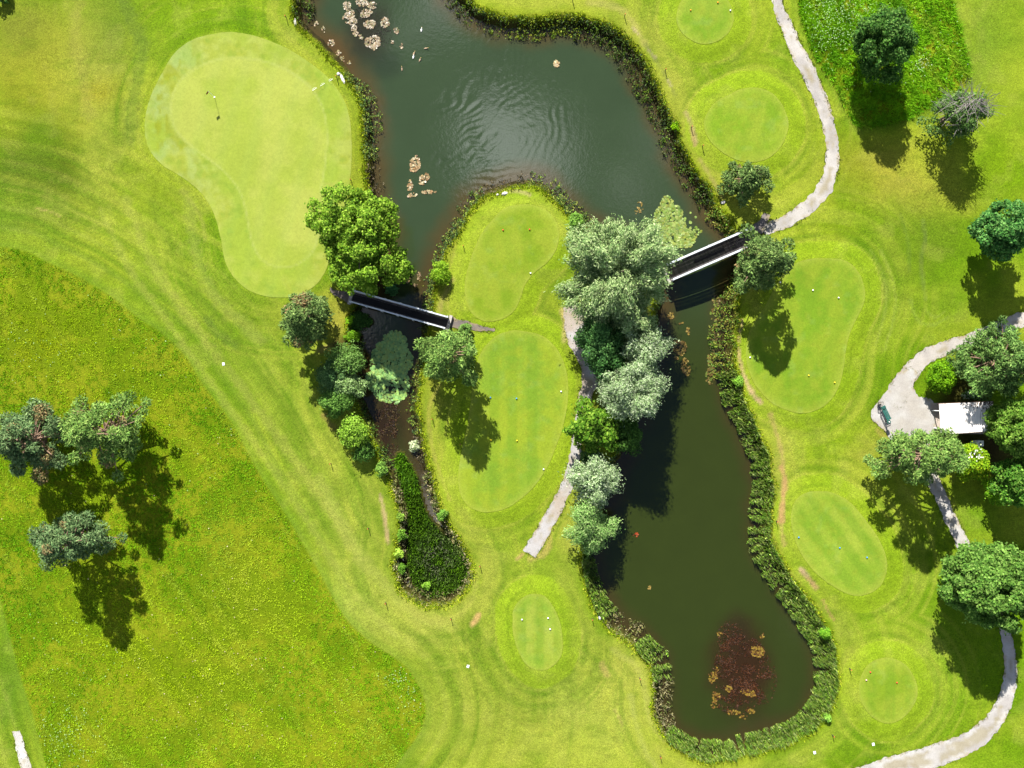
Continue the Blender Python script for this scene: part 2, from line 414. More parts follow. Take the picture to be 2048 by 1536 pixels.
ZZ += 0.25 * (1 - smooth(0.3, 4.0, d_green)) * smooth(0.2, 2.0, d_pond)
bank = smooth(-0.35, 1.75, -d_pond + 0.25 * (fbm(XX, YY, 1.1, 3, 33) - 0.5))
ZZ = ZZ - 1.75 * bank
# the marsh at the foot of the creek is silted up close to the water level
MARSH = [(789,925),(800,905),(815,925),(832,955),(843,1000),(855,1032),(884,1068),(915,1090),(934,1120),(936,1152),(914,1182),(880,1196),(850,1196),(826,1172),(812,1130),(814,1060),(810,1010),(799,970)]
MARSH_C = spline(PP(MARSH), 4)
d_marsh = sdist(XX, YY, MARSH_C, 5.0)
ZZ = np.where(d_marsh < 0.3, np.maximum(ZZ, -0.88 + 0.1 * _tn), ZZ)
_core = ZZ[NE:-NE, NE:-NE]

def hz(x, y):
    x = np.clip(np.asarray(x, float), GX0, GX1 - 1e-3); y = np.clip(np.asarray(y, float), GY0, GY1 - 1e-3)
    u = (x - GX0) / GS; v = (y - GY0) / GS
    i = np.floor(u).astype(int); j = np.floor(v).astype(int)
    i = np.minimum(i, _core.shape[1] - 2); j = np.minimum(j, _core.shape[0] - 2)
    fu = u - i; fv = v - j
    return (_core[j, i] * (1 - fu) + _core[j, i + 1] * fu) * (1 - fv) + (_core[j + 1, i] * (1 - fu) + _core[j + 1, i + 1] * fu) * fv

def mix(a, b, t):
    return a * (1 - t[..., None]) + b * t[..., None]

# broad differences of the turf itself: dry, lush and worn areas (plan x, y, radius x, radius y, tone, amount)
PATCH = [
 (120,120,150,110,(182,184,66),.45),(60,190,70,110,(172,170,50),.4),(190,110,60,150,(182,188,85),.45),(40,60,55,60,(130,140,55),.6),(230,50,40,100,(118,148,48),.55),
 (110,330,60,80,(98,120,22),.75),(40,330,50,60,(112,128,48),.6),(70,270,40,50,(110,150,22),.6),(190,300,40,120,(168,182,75),.5),(205,190,45,30,(186,178,55),.55),
 (150,260,30,25,(175,180,60),.5),(240,250,30,80,(120,150,45),.55),(330,390,60,40,(135,168,25),.5),(170,470,120,60,(172,190,60),.35),(20,430,90,50,(118,158,45),.6),(90,440,50,25,(150,165,60),.5),
 (400,30,120,40,(140,178,25),.6),(540,40,70,60,(135,178,12),.65),(560,130,60,60,(140,182,15),.4),(640,130,50,50,(165,190,25),.4),(715,260,18,160,(168,182,30),.5),
 (330,540,60,150,(158,182,60),.4),(420,640,90,100,(150,178,50),.35),(560,720,80,160,(172,192,70),.45),(640,900,80,140,(182,196,80),.55),(720,1060,60,120,(186,198,85),.6),
 (820,1250,140,60,(192,202,92),.7),(700,1200,60,60,(190,205,95),.55),(1000,1430,240,120,(186,196,82),.65),(1200,1440,110,100,(192,204,92),.6),(950,1080,60,50,(180,196,78),.5),(1000,1120,120,50,(170,192,65),.45),
 (900,1340,40,80,(150,178,55),.4),(1010,1400,80,70,(155,175,60),.45),(1110,1380,80,60,(150,172,68),.5),(1130,1180,40,80,(165,190,62),.4),(1230,1330,60,60,(196,202,95),.6),
 (960,560,60,160,(168,186,52),.5),(900,600,40,90,(186,190,80),.45),(1100,640,40,70,(150,175,40),.4),(870,760,30,120,(176,184,66),.55),(1140,1060,50,60,(182,192,85),.5),
 (1300,60,120,40,(172,180,70),.5),(1350,180,40,160,(176,184,75),.55),(1440,130,70,80,(140,178,20),.5),(1400,330,60,80,(160,178,50),.5),(1560,120,40,60,(120,165,22),.55),(1640,340,30,80,(140,170,20),.5),
 (1760,340,90,60,(190,180,75),.5),(1830,390,80,40,(190,182,80),.45),(1700,330,40,60,(160,170,45),.4),(1990,60,60,140,(135,172,45),.5),(1960,120,30,120,(140,172,60),.4),(2000,330,50,80,(145,180,25),.5),
 (1640,470,60,40,(165,190,25),.45),(1800,520,60,80,(142,168,42),.55),(1860,470,60,60,(120,150,40),.5),(1750,640,60,100,(130,168,42),.5),(1880,610,80,60,(112,158,25),.55),(1780,750,70,40,(125,165,22),.5),
 (1700,850,80,40,(140,182,18),.5),(1640,890,90,50,(150,188,25),.5),(1730,900,40,70,(178,184,75),.5),(1560,960,16,180,(176,180,92),.6),(1850,1150,90,200,(140,178,38),.4),(1760,1250,80,60,(172,200,58),.45),
 (1880,1350,60,120,(136,178,45),.45),(1650,1460,60,60,(158,192,48),.45),(1800,1470,90,40,(160,190,50),.4),(2000,1530,60,30,(150,190,40),.5),(1960,1040,50,60,(112,160,25),.5),
 (20,1420,40,160,(118,160,45),.6),(690,640,40,40,(190,178,80),.55),(820,1100,40,60,(186,190,88),.4)]

# worn and mown lines (plan polyline, width, tone, amount)
LINES = [
 ([(240,-20),(262,40),(285,100),(270,180),(262,280)],22,(120,148,62),.5),
 ([(160,-20),(150,60),(160,130),(178,230)],22,(186,184,92),.4),
 ([(250,400),(300,520),(380,640),(470,760),(560,880),(650,1010),(720,1120)],16,(182,192,92),.55),
 ([(200,420),(260,540),(340,650),(440,790),(540,930),(620,1050),(700,1180),(790,1270)],12,(182,194,92),.5),
 ([(300,400),(350,520),(420,620),(520,740),(600,860),(690,1000)],13,(132,160,48),.45),
 ([(380,400),(390,500),(430,590),(520,680)],20,(168,184,90),.5),
 ([(365,380),(400,430),(410,480)],7,(180,185,95),.5),
 ([(640,960),(700,1080),(760,1160),(830,1230),(900,1250)],20,(196,204,105),.5),
 ([(470,690),(440,670),(415,640)],12,(110,138,60),.5),
 ([(760,990),(770,1030),(776,1080)],4,(222,196,160),.75),
 ([(765,1020),(772,1060),(776,1085)],5,(220,190,150),.6),
 ([(812,1205),(860,1240),(910,1235),(945,1200),(952,1150)],13,(200,204,100),.6),
 ([(1180,4),(1230,14),(1262,40),(1290,90)],11,(206,200,120),.6),
 ([(1265,55),(1278,70)],5,(214,190,170),.8),([(1296,100),(1310,115)],5,(214,190,170),.8),
 ([(1290,90),(1330,150),(1350,190)],5,(140,150,90),.5),([(1336,160),(1342,172)],5,(205,190,160),.6),
 ([(1372,225),(1385,258),(1392,285)],6,(206,190,140),.7),([(1382,258),(1390,290)],5,(216,178,140),.6),
 ([(1400,320),(1420,352),(1445,395)],7,(196,180,120),.6),
 ([(1483,640),(1476,690),(1484,740),(1505,785),(1522,806)],6,(224,196,150),.85),
 ([(1484,745),(1500,782),(1520,805)],5,(238,206,172),.7),
 ([(1540,830),(1560,890),(1568,950),(1564,1010),(1562,1050),(1568,1090)],7,(206,186,120),.75),
 ([(1562,935),(1570,960),(1566,1000),(1562,1040)],8,(222,178,132),.75),
 ([(1600,1140),(1618,1160),(1632,1176)],7,(218,176,140),.8),([(1600,1138),(1612,1150)],8,(232,200,175),.7),
 ([(1646,1200),(1658,1225),(1668,1240)],4,(206,170,120),.8),
 ([(945,1250),(952,1238),(958,1230)],9,(238,196,140),1.0),
 ([(1330,1480),(1300,1440),(1290,1380),(1270,1330),(1225,1300)],9,(206,208,116),.5),
 ([(1260,1390),(1270,1440),(1290,1500),(1330,1560)],10,(206,214,120),.45),
 ([(1230,1420),(1245,1450)],6,(214,190,130),.5),([(1205,1330),(1215,1350)],9,(222,190,130),.5),
 ([(1060,1120),(1085,1110),(1100,1085),(1092,1060)],10,(226,190,130),.5),([(1034,1118),(1046,1108)],6,(226,186,140),.8),
 ([(1125,620),(1130,650),(1128,680)],8,(226,200,150),.7),
 ([(1128,690),(1150,730),(1156,780),(1150,830)],8,(150,165,60),.5),
 ([(880,770),(860,810),(858,850),(868,910),(885,960),(900,1000)],6,(198,192,100),.6),
 ([(905,560),(885,600),(880,620)],8,(206,184,130),.45),
 ([(70,415),(105,425),(118,432)],4,(206,190,120),.7),
 ([(1000,384),(1030,381),(1060,390)],6,(226,206,160),.6),
 ([(1755,860),(1775,880),(1765,900)],9,(206,186,110),.6),([(1760,892),(1764,888)],5,(226,160,100),.8),
 ([(1925,1060),(1900,1010),(1870,965)],16,(170,160,90),.35),
 ([(1845,440),(1850,480),(1842,520),(1850,600)],6,(128,150,80),.45),([(1800,430),(1815,480),(1818,540)],6,(118,148,60),.4),
 ([(1820,600),(1835,640),(1865,650),(1895,635)],5,(168,196,80),.6),([(1850,620),(1870,635),(1890,622)],3,(176,200,88),.5),
 ([(1760,500),(1785,560),(1790,620),(1770,700)],4,(176,196,92),.5),([(1740,500),(1765,550),(1772,610),(1752,690)],4,(176,196,92),.45),
 ([(640,700),(680,690),(700,700)],12,(190,160,120),.5),([(648,830),(665,855)],10,(196,150,110),.45),
 ([(1930,75),(1934,130)],4,(160,190,70),.5),([(60,1152),(48,1200),(52,1250)],3,(160,185,60),.5)]

def lawn_colour(x, y, dp, dt, dg, dm1, dm):
    """x, y in metres -> base colour of mown turf"""
    n1 = fbm(x, y, 7.0, 4, 1); n2 = fbm(x, y, 2.2, 3, 2); n3 = fbm(x * 0.6 + y * 0.3, y * 1.6, 1.1, 3, 3)
    n4 = fbm(x, y, 0.55, 2, 4)
    A, B, D = c(120, 164, 16), c(174, 196, 56), c(102, 142, 18)
    col = mix(A[None, None, :] * np.ones(x.shape + (1,)), B, smooth(0.36, 0.68, n1))
    u = x * 20 + 1024; v = 768 - y * 20
    uu = u + 60 * (fbm(x, y, 5.0, 3, 61) - 0.5); vv = v + 60 * (fbm(x, y, 5.0, 3, 71) - 0.5)
    for px, py, rx, ry, tone, a in PATCH:
        m = (np.abs(u - px) < rx * 2.6) & (np.abs(v - py) < ry * 2.6)
        if not m.any(): continue
        w = np.exp(-(((uu[m] - px) / rx) ** 2 + ((vv[m] - py) / ry) ** 2) * 0.9) * a
        w = np.clip(w * (0.75 + 1.1 * n2[m]), 0, .92)
        col[m] = mix(col[m], c(*tone), w)
    # mower bands: along the meadow's edge, round each tee, round the green, along the water
    far = smooth(0.0, 0.4, dm1) * (1 - smooth(5.0, 13.5, dm1)) * (n1 * 1.4)
    st = np.sin(dm1 * 3.1 + 2.5 * n1) * 0.5 + np.sin(dm1 * 6.7 + 1.3) * 0.3
    col = mix(col, c(190, 202, 98), np.clip(st, 0, 1) * 0.5 * far)
    col = mix(col, c(122, 156, 42), np.clip(-st, 0, 1) * 0.5 * far)
    edge = (1 - smooth(0.1, 1.1, dm)) * smooth(-0.2, 0.1, dm)
    col = mix(col, c(118, 160, 40), edge * 0.5)
    for dd, reach, ph in ((dt, 4.2, 0.0), (dg, 4.0, 1.0)):
        near = (1 - smooth(1.0, reach, dd)) * (dd > -0.1)
        s2 = np.sin(dd * 4.3 + ph + 2.2 * fbm(x, y, 6.0, 2, 8)) * 0.6 + np.sin(dd * 9.5 + ph) * 0.3
        amt = near * (0.35 + 0.6 * fbm(x, y, 3.0, 2, 9))
        col = mix(col, c(178, 202, 72), np.clip(s2, 0, 1) * 0.5 * amt)
        col = mix(col, c(104, 148, 30), np.clip(-s2, 0, 1) * 0.62 * amt)
    # fine mower and wheel lines that follow the edges they were driven along
    al = (0.6 * x + 0.8 * y)
    for dd, lo, hi, sd, amp in ((dm1, 0.4, 19.5, 811, .66), (dg, 0.3, 8.8, 831, .6), (dp, 1.0, 8.8, 841, .6), (dt, 1.9, 8.8, 821, .6)):
        wgt = smooth(lo * .5, lo + .3, dd) * (1 - smooth(hi * .6, hi, dd)) * amp * smooth(.15, .55, fbm(x, y, 6.0, 2, sd + 3))
        q = dd + .45 * (fbm(x, y, 5.0, 2, sd + 5) - .5)
        sl = .40 * vnoise(q * 1.0, al * .06, sd) + .36 * vnoise(q * 2.6, al * .09, sd + 1) + .24 * vnoise(q * 5.2, al * .14, sd + 2)
        col = mix(col, c(196, 206, 84), smooth(.54, .72, sl) * .66 * wgt)
        col = mix(col, c(96, 142, 20), smooth(.46, .28, sl) * .72 * wgt)
    dtn = dt + .5 * (fbm(x, y, 3.5, 3, 77) - .5); rv = smooth(.25, .65, fbm(x, y, 3.2, 3, 78))
    collar = smooth(-.1, .05, dt) * (1 - smooth(1.7, 1.85, dtn))
    col = mix(col, c(168, 202, 44), collar * .72)
    col = mix(col, c(112, 152, 26), np.exp(-((dtn - .62) / .16) ** 2) * .35 * rv)
    col = mix(col, c(206, 214, 96), np.exp(-((dtn - 1.85) / .08) ** 2) * .55 * rv)
    col = mix(col, c(102, 146, 24), np.exp(-((dtn - 2.3) / .28) ** 2) * .5 * rv)
    col = mix(col, c(184, 202, 72), np.exp(-((dtn - 3.0) / .22) ** 2) * .4 * rv)
    col = mix(col, c(104, 148, 24), np.exp(-((dtn - 3.6) / .25) ** 2) * .3 * rv)
    wet = np.exp(-((dp - 1.6) / 1.1) ** 2) * (0.25 + 0.6 * n2)
    col = mix(col, c(192, 196, 88), np.clip(wet, 0, 1) * 0.55)
    col = mix(col, c(176, 178, 30), (1 - smooth(0.1, 0.8, dp)) * 0.4 * n2)
    for pts, w, tone, a in LINES:
        pl = PP(pts); hw = w / 40.0
        m = (x > pl[:, 0].min() - 4 * hw) & (x < pl[:, 0].max() + 4 * hw) & (y > pl[:, 1].min() - 4 * hw) & (y < pl[:, 1].max() + 4 * hw)
        if not m.any(): continue
        d = seg_dist(x[m], y[m], spline(pl, 4, False), False)
        k = (1 - smooth(hw * 0.35, hw * 1.9, d + hw * 1.5 * (n4[m] - 0.5) + hw * 1.1 * (n2[m] - 0.5))) * a
        col[m] = mix(col[m], c(*tone), k * (0.45 + 1.0 * np.clip(n3[m], 0, 0.6)))
    col = mix(col, D, smooth(0.56, 0.78, n3) * 0.25)
    col = mix(col, c(198, 204, 100), smooth(0.58, 0.8, n2) * 0.22)
    col = col * (0.91 + 0.18 * n4)[..., None] * np.array([1.09, 1.05, 0.82])
    return col

gcol = lawn_colour(XX, YY, d_pond, d_tee, d_green, d_m1, d_mead)
# meadow soil under the tufts, banks and the pond bed
un = fbm(XX, YY, 3.0, 4, 90)
mead = mix(c(134, 160, 14)[None, None, :] * np.ones(XX.shape + (1,)), c(164, 176, 30), smooth(0.35, 0.65, un))
gcol = mix(gcol, mead, 1 - smooth(-0.15, 0.05, d_mead))
soil = mix(c(70, 62, 34)[None, None, :] * np.ones(XX.shape + (1,)), c(96, 92, 40), smooth(0.4, 0.6, fbm(XX, YY, 0.9, 3, 55)))
gcol = mix(gcol, soil, smooth(0.0, 0.45, -d_pond))
gcol = mix(gcol, c(50, 74, 14), smooth(-0.2, 0.2, -d_marsh))
# trodden earth under the trees by the shelter and by the creek
for px, py, r in ((1930, 790, 55), (1960, 880, 60), (2020, 900, 70), (690, 700, 36), (1240, 640, 70), (1215, 760, 40)):
    bx, by = P(px, py)
    gcol = mix(gcol, c(92, 78, 42), (1 - smooth(r / 34.0, r / 18.0, np.hypot(XX - bx, YY - by) + 1.6 * (un - 0.5))) * 0.85)

nX, nY = len(ax), len(ay)
ii = np.arange(nX * nY).reshape(nY, nX)
F = np.stack([ii[:-1, :-1], ii[:-1, 1:], ii[1:, 1:], ii[1:, :-1]], -1).reshape(-1, 4)
ground = obj("ground", mesh("ground", np.stack([XX, YY, ZZ], -1).reshape(-1, 3), F, gcol.reshape(-1, 3), True, M_LAWN),
             label="mown yellow-green fairway turf around the ponds and tees", cat="ground", kind="structure")

# ------------------------------------------------------------------ flat turf and gravel sheets
def sheet(name, outline, step, off, mat, colfn, label, cat, edge=0.0, seed=0, kind="structure"):
    o = np.asarray(outline, float)
    L = np.r_[0, np.cumsum(np.linalg.norm(np.roll(o, -1, 0) - o, axis=1))]
    n = max(int(L[-1] / (step * 0.6)), 12)
    t = np.linspace(0, L[-1], n, endpoint=False)
    oc = np.vstack([o, o[:1]])
    b = np.stack([np.interp(t, L, oc[:, 0]), np.interp(t, L, oc[:, 1])], 1)
    if edge:
        nr = np.roll(b, -1, 0) - np.roll(b, 1, 0); nr = np.stack([nr[:, 1], -nr[:, 0]], 1); nr /= np.linalg.norm(nr, axis=1)[:, None] + 1e-9
        b = b + nr * ((fbm(b[:, 0], b[:, 1], 0.45, 3, seed) - 0.5) * 2 * edge)[:, None]
    xs = np.arange(b[:, 0].min(), b[:, 0].max(), step); ys = np.arange(b[:, 1].min(), b[:, 1].max(), step)
    gx_, gy_ = np.meshgrid(xs, ys); gx_ = gx_.ravel() + step * 0.2 * (R.random(gx_.size) - 0.5); gy_ = gy_.ravel() + step * 0.2 * (R.random(gy_.size) - 0.5)
    d = seg_dist(gx_, gy_, b)
    k = d < -step * 0.45
    pts = np.vstack([b, np.stack([gx_[k], gy_[k]], 1)])
    ed = [(i, (i + 1) % n) for i in range(n)]
    vv, _, ff, _, _, _ = delaunay_2d_cdt([Vector(p) for p in pts], ed, [], 1, 1e-5)
    v = np.array([(p.x, p.y) for p in vv]); ff = np.array(ff)
    a, b2, c2 = v[ff[:, 0]], v[ff[:, 1]], v[ff[:, 2]]
    cr = (b2[:, 0] - a[:, 0]) * (c2[:, 1] - a[:, 1]) - (b2[:, 1] - a[:, 1]) * (c2[:, 0] - a[:, 0])
    ff[cr < 0] = ff[cr < 0][:, ::-1]
    z = hz(v[:, 0], v[:, 1]) + off
    dd = seg_dist(v[:, 0], v[:, 1], pts[:n])
    return obj(name, mesh(name, np.column_stack([v, z]), ff, colfn(v[:, 0], v[:, 1], -dd), True, mat), label=label, cat=cat, kind=kind)

def green_col(x, y, e):
    n1 = fbm(x, y, 3.0, 4, 101); n2 = fbm(x, y, 0.8, 3, 102)
    u = x * 20 + 1024; v = 768 - y * 20
    din = seg_dist(x, y, GREENIN_C)
    col = mix(c(194, 212, 82)[None, :] * np.ones((len(x), 1)), c(210, 220, 100), smooth(0.3, 0.7, n1))
    rim = mix(c(186, 209, 74)[None, :] * np.ones((len(x), 1)), c(204, 216, 98), smooth(0.35, 0.65, n1))
    col = mix(col, rim, smooth(-0.15, 0.2, din))
    # blue-green bleached bands on the western apron, yellow worn spots
    west = smooth(0.0, 1.0, (455 - u) / 110.0) * smooth(0.0, 0.3, din)
    col = mix(col, c(190, 216, 152), west * smooth(0.38, 0.6, fbm(x, y, 2.0, 3, 110)) * 0.38)
    col = mix(col, c(176, 186, 46), west * smooth(0.55, 0.68, fbm(x * 1.4, y * 0.7, 1.3, 3, 111)) * 0.7)
    ry = smooth(0.0, 0.3, din) * smooth(0.55, 0.7, n1 * 0.5 + n2 * 0.5 + 0.08)
    col = mix(col, c(178, 192, 40), ry * 0.45)
    col = mix(col, c(150, 192, 72), smooth(0.6, 0.75, n2) * smooth(0, .3, din) * 0.4)
    ring = np.exp(-(din / 0.10) ** 2)
    col = mix(col, c(214, 224, 124), ring * 0.55)
    col = mix(col, c(206, 216, 100), np.exp(-((e - 0.12) / 0.14) ** 2) * 0.35)
    low = np.exp(-(((u - 540) / 70) ** 2 + ((v - 545) / 36) ** 2))
    col = mix(col, c(188, 206, 70), low * 0.4)
    col = mix(col, c(184, 212, 104), np.clip(np.sin(u * 0.11 + v * 0.03), 0, 1) * 0.13)
    return col
sheet("putting_green", GREEN_C, 0.22, 0.03, M_GREEN, green_col, "large kidney-shaped pale putting green with a flagstick", "golf green", 0.03)

TEE_INFO = {
 'a': ("small round tee cut off by the top edge of the photo", (152,192,50), (174,200,66), 1.2, 0.5),
 'b': ("pale round tee between the cart path bend and the pond", (156,194,48), (178,202,62), 1.2, 0.5),
 'c': ("kidney-shaped tee on the grass spit between the two footbridges", (158,188,46), (178,198,60), 1.9, 0.4),
 'd': ("long oval tee beside the grey path in the middle, partly in tree shadow", (158,194,58), (180,202,56), 1.57, 0.8),
 'e': ("largest tee on the right bank, below the right footbridge", (148,188,46), (170,196,54), 1.1, 0.5),
 'f': ("striped oval tee right of the lower pond with blue markers", (164,198,58), (186,208,72), 2.2, 1.0),
 'g': ("small round tee inside the curve of the lower right path", (160,192,48), (180,202,62), 1.57, 0.8),
 'h': ("small oval tee left of the lower pond", (160,198,64), (190,208,78), 1.57, 1.0)}
def tee_fn(key):
    lab, A, B, ang, amt = TEE_INFO[key]
    cx, cy = TEE_C[key].mean(0)
    def fn(x, y, e):
        n1 = fbm(x, y, 2.0, 4, 200 + ord(key)); n2 = fbm(x, y, 0.7, 3, 300 + ord(key))
        col = mix(c(*A)[None, :] * np.ones((len(x), 1)), c(*B), smooth(0.35, 0.65, n1))
        q = (x - cx) * math.sin(ang) - (y - cy) * math.cos(ang)
        st = smooth(-0.25, 0.25, np.sin(q * 3.3 + 0.6)) * 0.5 * amt
        col = mix(col, c(136, 180, 46), st * (1 - smooth(2.5, 4.5, np.abs(q))))
        col = mix(col, c(190, 208, 72), (1 - smooth(0.15, 0.9, e + 0.9 * (n2 - 0.5))) * 0.55)
        col = mix(col, c(206, 212, 92), np.exp(-((e - 0.05) / 0.10) ** 2) * 0.4)
        col = mix(col, c(178, 214, 128), smooth(0.68, 0.82, fbm(x, y, 0.9, 2, 400 + ord(key))) * 0.12)
        col = mix(col, c(182, 196, 60), smooth(0.58, 0.72, n2) * 0.35)
        return col
    return fn
for k in TEES:
    sheet("tee_box", TEE_C[k], 0.25, 0.03, M_TEE, tee_fn(k), TEE_INFO[k][0], "tee", 0.03)

def strip(pts, n=5):
    p = spline([(q[0], q[1], q[2]) for q in pts], n, False)
    xy = PP(p); w = p[:, 2] / 40.0
    t = np.gradient(xy, axis=0); t /= np.linalg.norm(t, axis=1)[:, None]
    nr = np.stack([-t[:, 1], t[:, 0]], 1)
    return np.vstack([xy + nr * w[:, None], (xy - nr * w[:, None])[::-1]])

def gravel_fn(tone, tone2, weeds=0.65):
    def fn(x, y, e):
        n1 = fbm(x, y, 1.6, 4, 500); n2 = fbm(x, y, 0.4, 3, 501)
        col = mix(c(*tone)[None, :] * np.ones((len(x), 1)), c(*tone2), smooth(0.35, 0.65, n1))
        col = mix(col, c(206, 186, 140), smooth(0.5, 0.7, n2) * (1 - smooth(0.05, 0.3, e)) * 0.8)
        mid = smooth(0.34, 0.55, e) * smooth(0.45, 0.62, fbm(x, y, 1.4, 3, 503))
        col = mix(col, c(188, 174, 132), mid * weeds)
        return col * np.array([1.18, 1.15, 1.08])
    return fn
GP = [('top', "white gravel cart path curving down the upper right", (232,226,222), (208,202,200)),
      ('mid', "grey gravel path beside the middle trees", (214,200,188), (222,218,220)),
      ('right', "pale gravel path entering from the right edge toward the shelter", (234,226,220), (216,208,204)),
      ('down', "long pale gravel path running down the right side to the bottom", (236,232,230), (214,208,206)),
      ('corner', "short bright gravel path in the lower left corner", (250,248,246), (236,232,228)),
      ('wl', "narrow worn gravel ramp at the left end of the left footbridge", (166,150,140), (146,134,130)),
      ('wr', "narrow worn gravel path at the right end of the left footbridge", (176,162,150), (152,142,138)),
      ('spur', "short grey gravel spur by the right footbridge", (168,158,156), (150,142,142))]
for i, (k, lab, a, b) in enumerate(GP):
    sheet("gravel_path", strip(PATHS[k]), 0.3, 0.022 + 0.004 * i, M_GRAVEL, gravel_fn(a, b), lab, "path", 0.2, 40 + i)
sheet("gravel_yard", spline(PP(PLAZA), 4), 0.3, 0.058, M_GRAVEL, gravel_fn((238,236,236), (222,216,212), 0.1), "gravel yard with a bench in front of the white-roofed shelter", "yard", 0.2, 60)

# ------------------------------------------------------------------ water
EDGE = [strip(v) for v in PATHS.values()] + [spline(PP(PLAZA), 4)]
def water_mat():
    m, nt, b, o = base_mat("pond_water")
    at = nt.nodes.new("ShaderNodeAttribute"); at.attribute_name = "Col"
    tc = nt.nodes.new("ShaderNodeTexCoord")
    n = noise_node(nt, 0.35, 3, 0.5, tc.outputs['Object'])
    mr = nt.nodes.new("ShaderNodeMapRange"); mr.inputs['To Min'].default_value = 0.9; mr.inputs['To Max'].default_value = 1.1
    nt.links.new(n.outputs['Fac'], mr.inputs['Value'])
    mu = nt.nodes.new("ShaderNodeVectorMath"); mu.operation = 'SCALE'
    nt.links.new(at.outputs['Color'], mu.inputs[0]); nt.links.new(mr.outputs['Result'], mu.inputs['Scale'])
    nt.links.new(mu.outputs['Vector'], b.inputs['Base Color'])
    b.inputs['Roughness'].default_value = 0.06
    b.inputs['IOR'].default_value = 1.33
    b.inputs['Specular IOR Level'].default_value = 0.75
    # small wind waves everywhere
    n2 = noise_node(nt, 2.4, 3, 0.6, tc.outputs['Object'])
    bp = nt.nodes.new("ShaderNodeBump"); bp.inputs['Strength'].default_value = 0.11; bp.inputs['Distance'].default_value = 0.05
    nt.links.new(n2.outputs['Fac'], bp.inputs['Height'])
    nt.links.new(bp.outputs['Normal'], b.inputs['Normal'])
    return m
M_WATER = water_mat()
WS = 0.18
wx = np.arange(POND_C[:, 0].min() - 1, POND_C[:, 0].max() + 1, WS); wy = np.arange(max(POND_C[:, 1].min() - 1, -48), min(POND_C[:, 1].max() + 1, 46.0), WS)
WX, WY = np.meshgrid(wx, wy)
dw = sdist(WX, WY, POND_C, 4.0)
e = -dw                                     # metres from the bank top (0..)
e = np.where(dw < 0, -seg_dist(WX, WY, POND_C) if False else e, e)
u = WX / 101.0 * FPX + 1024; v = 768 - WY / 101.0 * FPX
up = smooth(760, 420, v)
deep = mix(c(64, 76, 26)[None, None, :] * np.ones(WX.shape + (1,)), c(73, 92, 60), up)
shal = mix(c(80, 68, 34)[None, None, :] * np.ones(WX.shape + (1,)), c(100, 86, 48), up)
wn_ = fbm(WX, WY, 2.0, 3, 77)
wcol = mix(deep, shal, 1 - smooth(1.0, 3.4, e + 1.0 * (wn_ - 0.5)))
BROWN = [(1482,1340,62,92,(66,40,22),.9),(1470,1260,30,40,(62,46,28),.6),(735,60,46,66,(58,50,36),.8),(775,840,30,70,(50,32,20),.8),(665,130,40,70,(112,84,46),.6),(770,130,40,30,(52,62,46),.5)]
for px, py, rx, ry, tone, a in BROWN:
    w = np.exp(-(((u - px + 14 * (wn_ - .5) * 2) / rx) ** 2 + ((v - py) / ry) ** 2) ** 2) * a
    wcol = mix(wcol, c(*tone), w)
# ripples left by a gust on the upper pond: real waves in the water sheet
def wave(cx, cy, rx, ry, dx, dy, lam, amp, seed):
    w = np.exp(-(((u - cx) / rx) ** 2 + ((v - cy) / ry) ** 2))
    s = (u * dx + v * dy) + 30 * (fbm(WX, WY, 4.0, 3, seed) - 0.5) * 2
    cr = smooth(0.35, 0.8, fbm(WX * 1.0, WY * 1.0, 2.2, 2, seed + 5))
    return amp * w * cr * np.sin(2 * math.pi * s / lam)
WZ = np.full(WX.shape, WATER_Z)
WZ += wave(960, 250, 90, 90, 0.55, 0.83, 14.0, 0.009, 3)
WZ += wave(1060, 210, 70, 90, 0.93, 0.36, 15.0, 0.010, 4)
WZ += wave(920, 330, 90, 60, 0.35, 0.93, 14.0, 0.009, 5)
WZ += wave(1010, 120, 60, 60, 0.97, 0.2, 13.0, 0.007, 6)
keep = (dw < 0.25)
cell = keep[:-1, :-1] | keep[1:, :-1] | keep[:-1, 1:] | keep[1:, 1:]
iw = np.arange(WX.size).reshape(WX.shape)
Fw = np.stack([iw[:-1, :-1], iw[:-1, 1:], iw[1:, 1:], iw[1:, :-1]], -1)[cell]
used = np.unique(Fw); remap = np.full(WX.size, -1); remap[used] = np.arange(len(used))
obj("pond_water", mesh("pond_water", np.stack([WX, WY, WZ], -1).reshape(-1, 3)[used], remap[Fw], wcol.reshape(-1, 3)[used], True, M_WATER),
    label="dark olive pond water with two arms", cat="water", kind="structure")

# ------------------------------------------------------------------ blades, leaves
def unit(a): return a / (np.linalg.norm(a, axis=-1, keepdims=True) + 1e-9)

def blades(pos, length, width, lean, col, bend=0.35):
    """grass or reed blades: 2-segment tapering strips. lean Nx2 horizontal offset of the tip as a share of length"""
    n = len(pos); length = np.broadcast_to(length, n); width = np.broadcast_to(width, n)
    a = R.random(n) * math.tau; s = np.stack([np.cos(a), np.sin(a), np.zeros(n)], 1) * width[:, None] * 0.5
    up = np.zeros((n, 3)); up[:, 2] = length * np.sqrt(np.clip(1 - (lean ** 2).sum(1), 0.1, 1))
    ln = np.zeros((n, 3)); ln[:, :2] = lean * length[:, None]
    mid = pos + up * 0.55 + ln * (0.55 - bend * 0.5)
    tip = pos + up + ln
    V = np.stack([pos - s, pos + s, mid - s * 0.75, mid + s * 0.75, tip], 1).reshape(-1, 3)
    b = np.arange(n)[:, None] * 5
    Fc = np.concatenate([b + np.array([[0, 1, 3]]), b + np.array([[0, 3, 2]]), b + np.array([[2, 3, 4]])])
    return V, Fc, np.repeat(col, 5, 0)

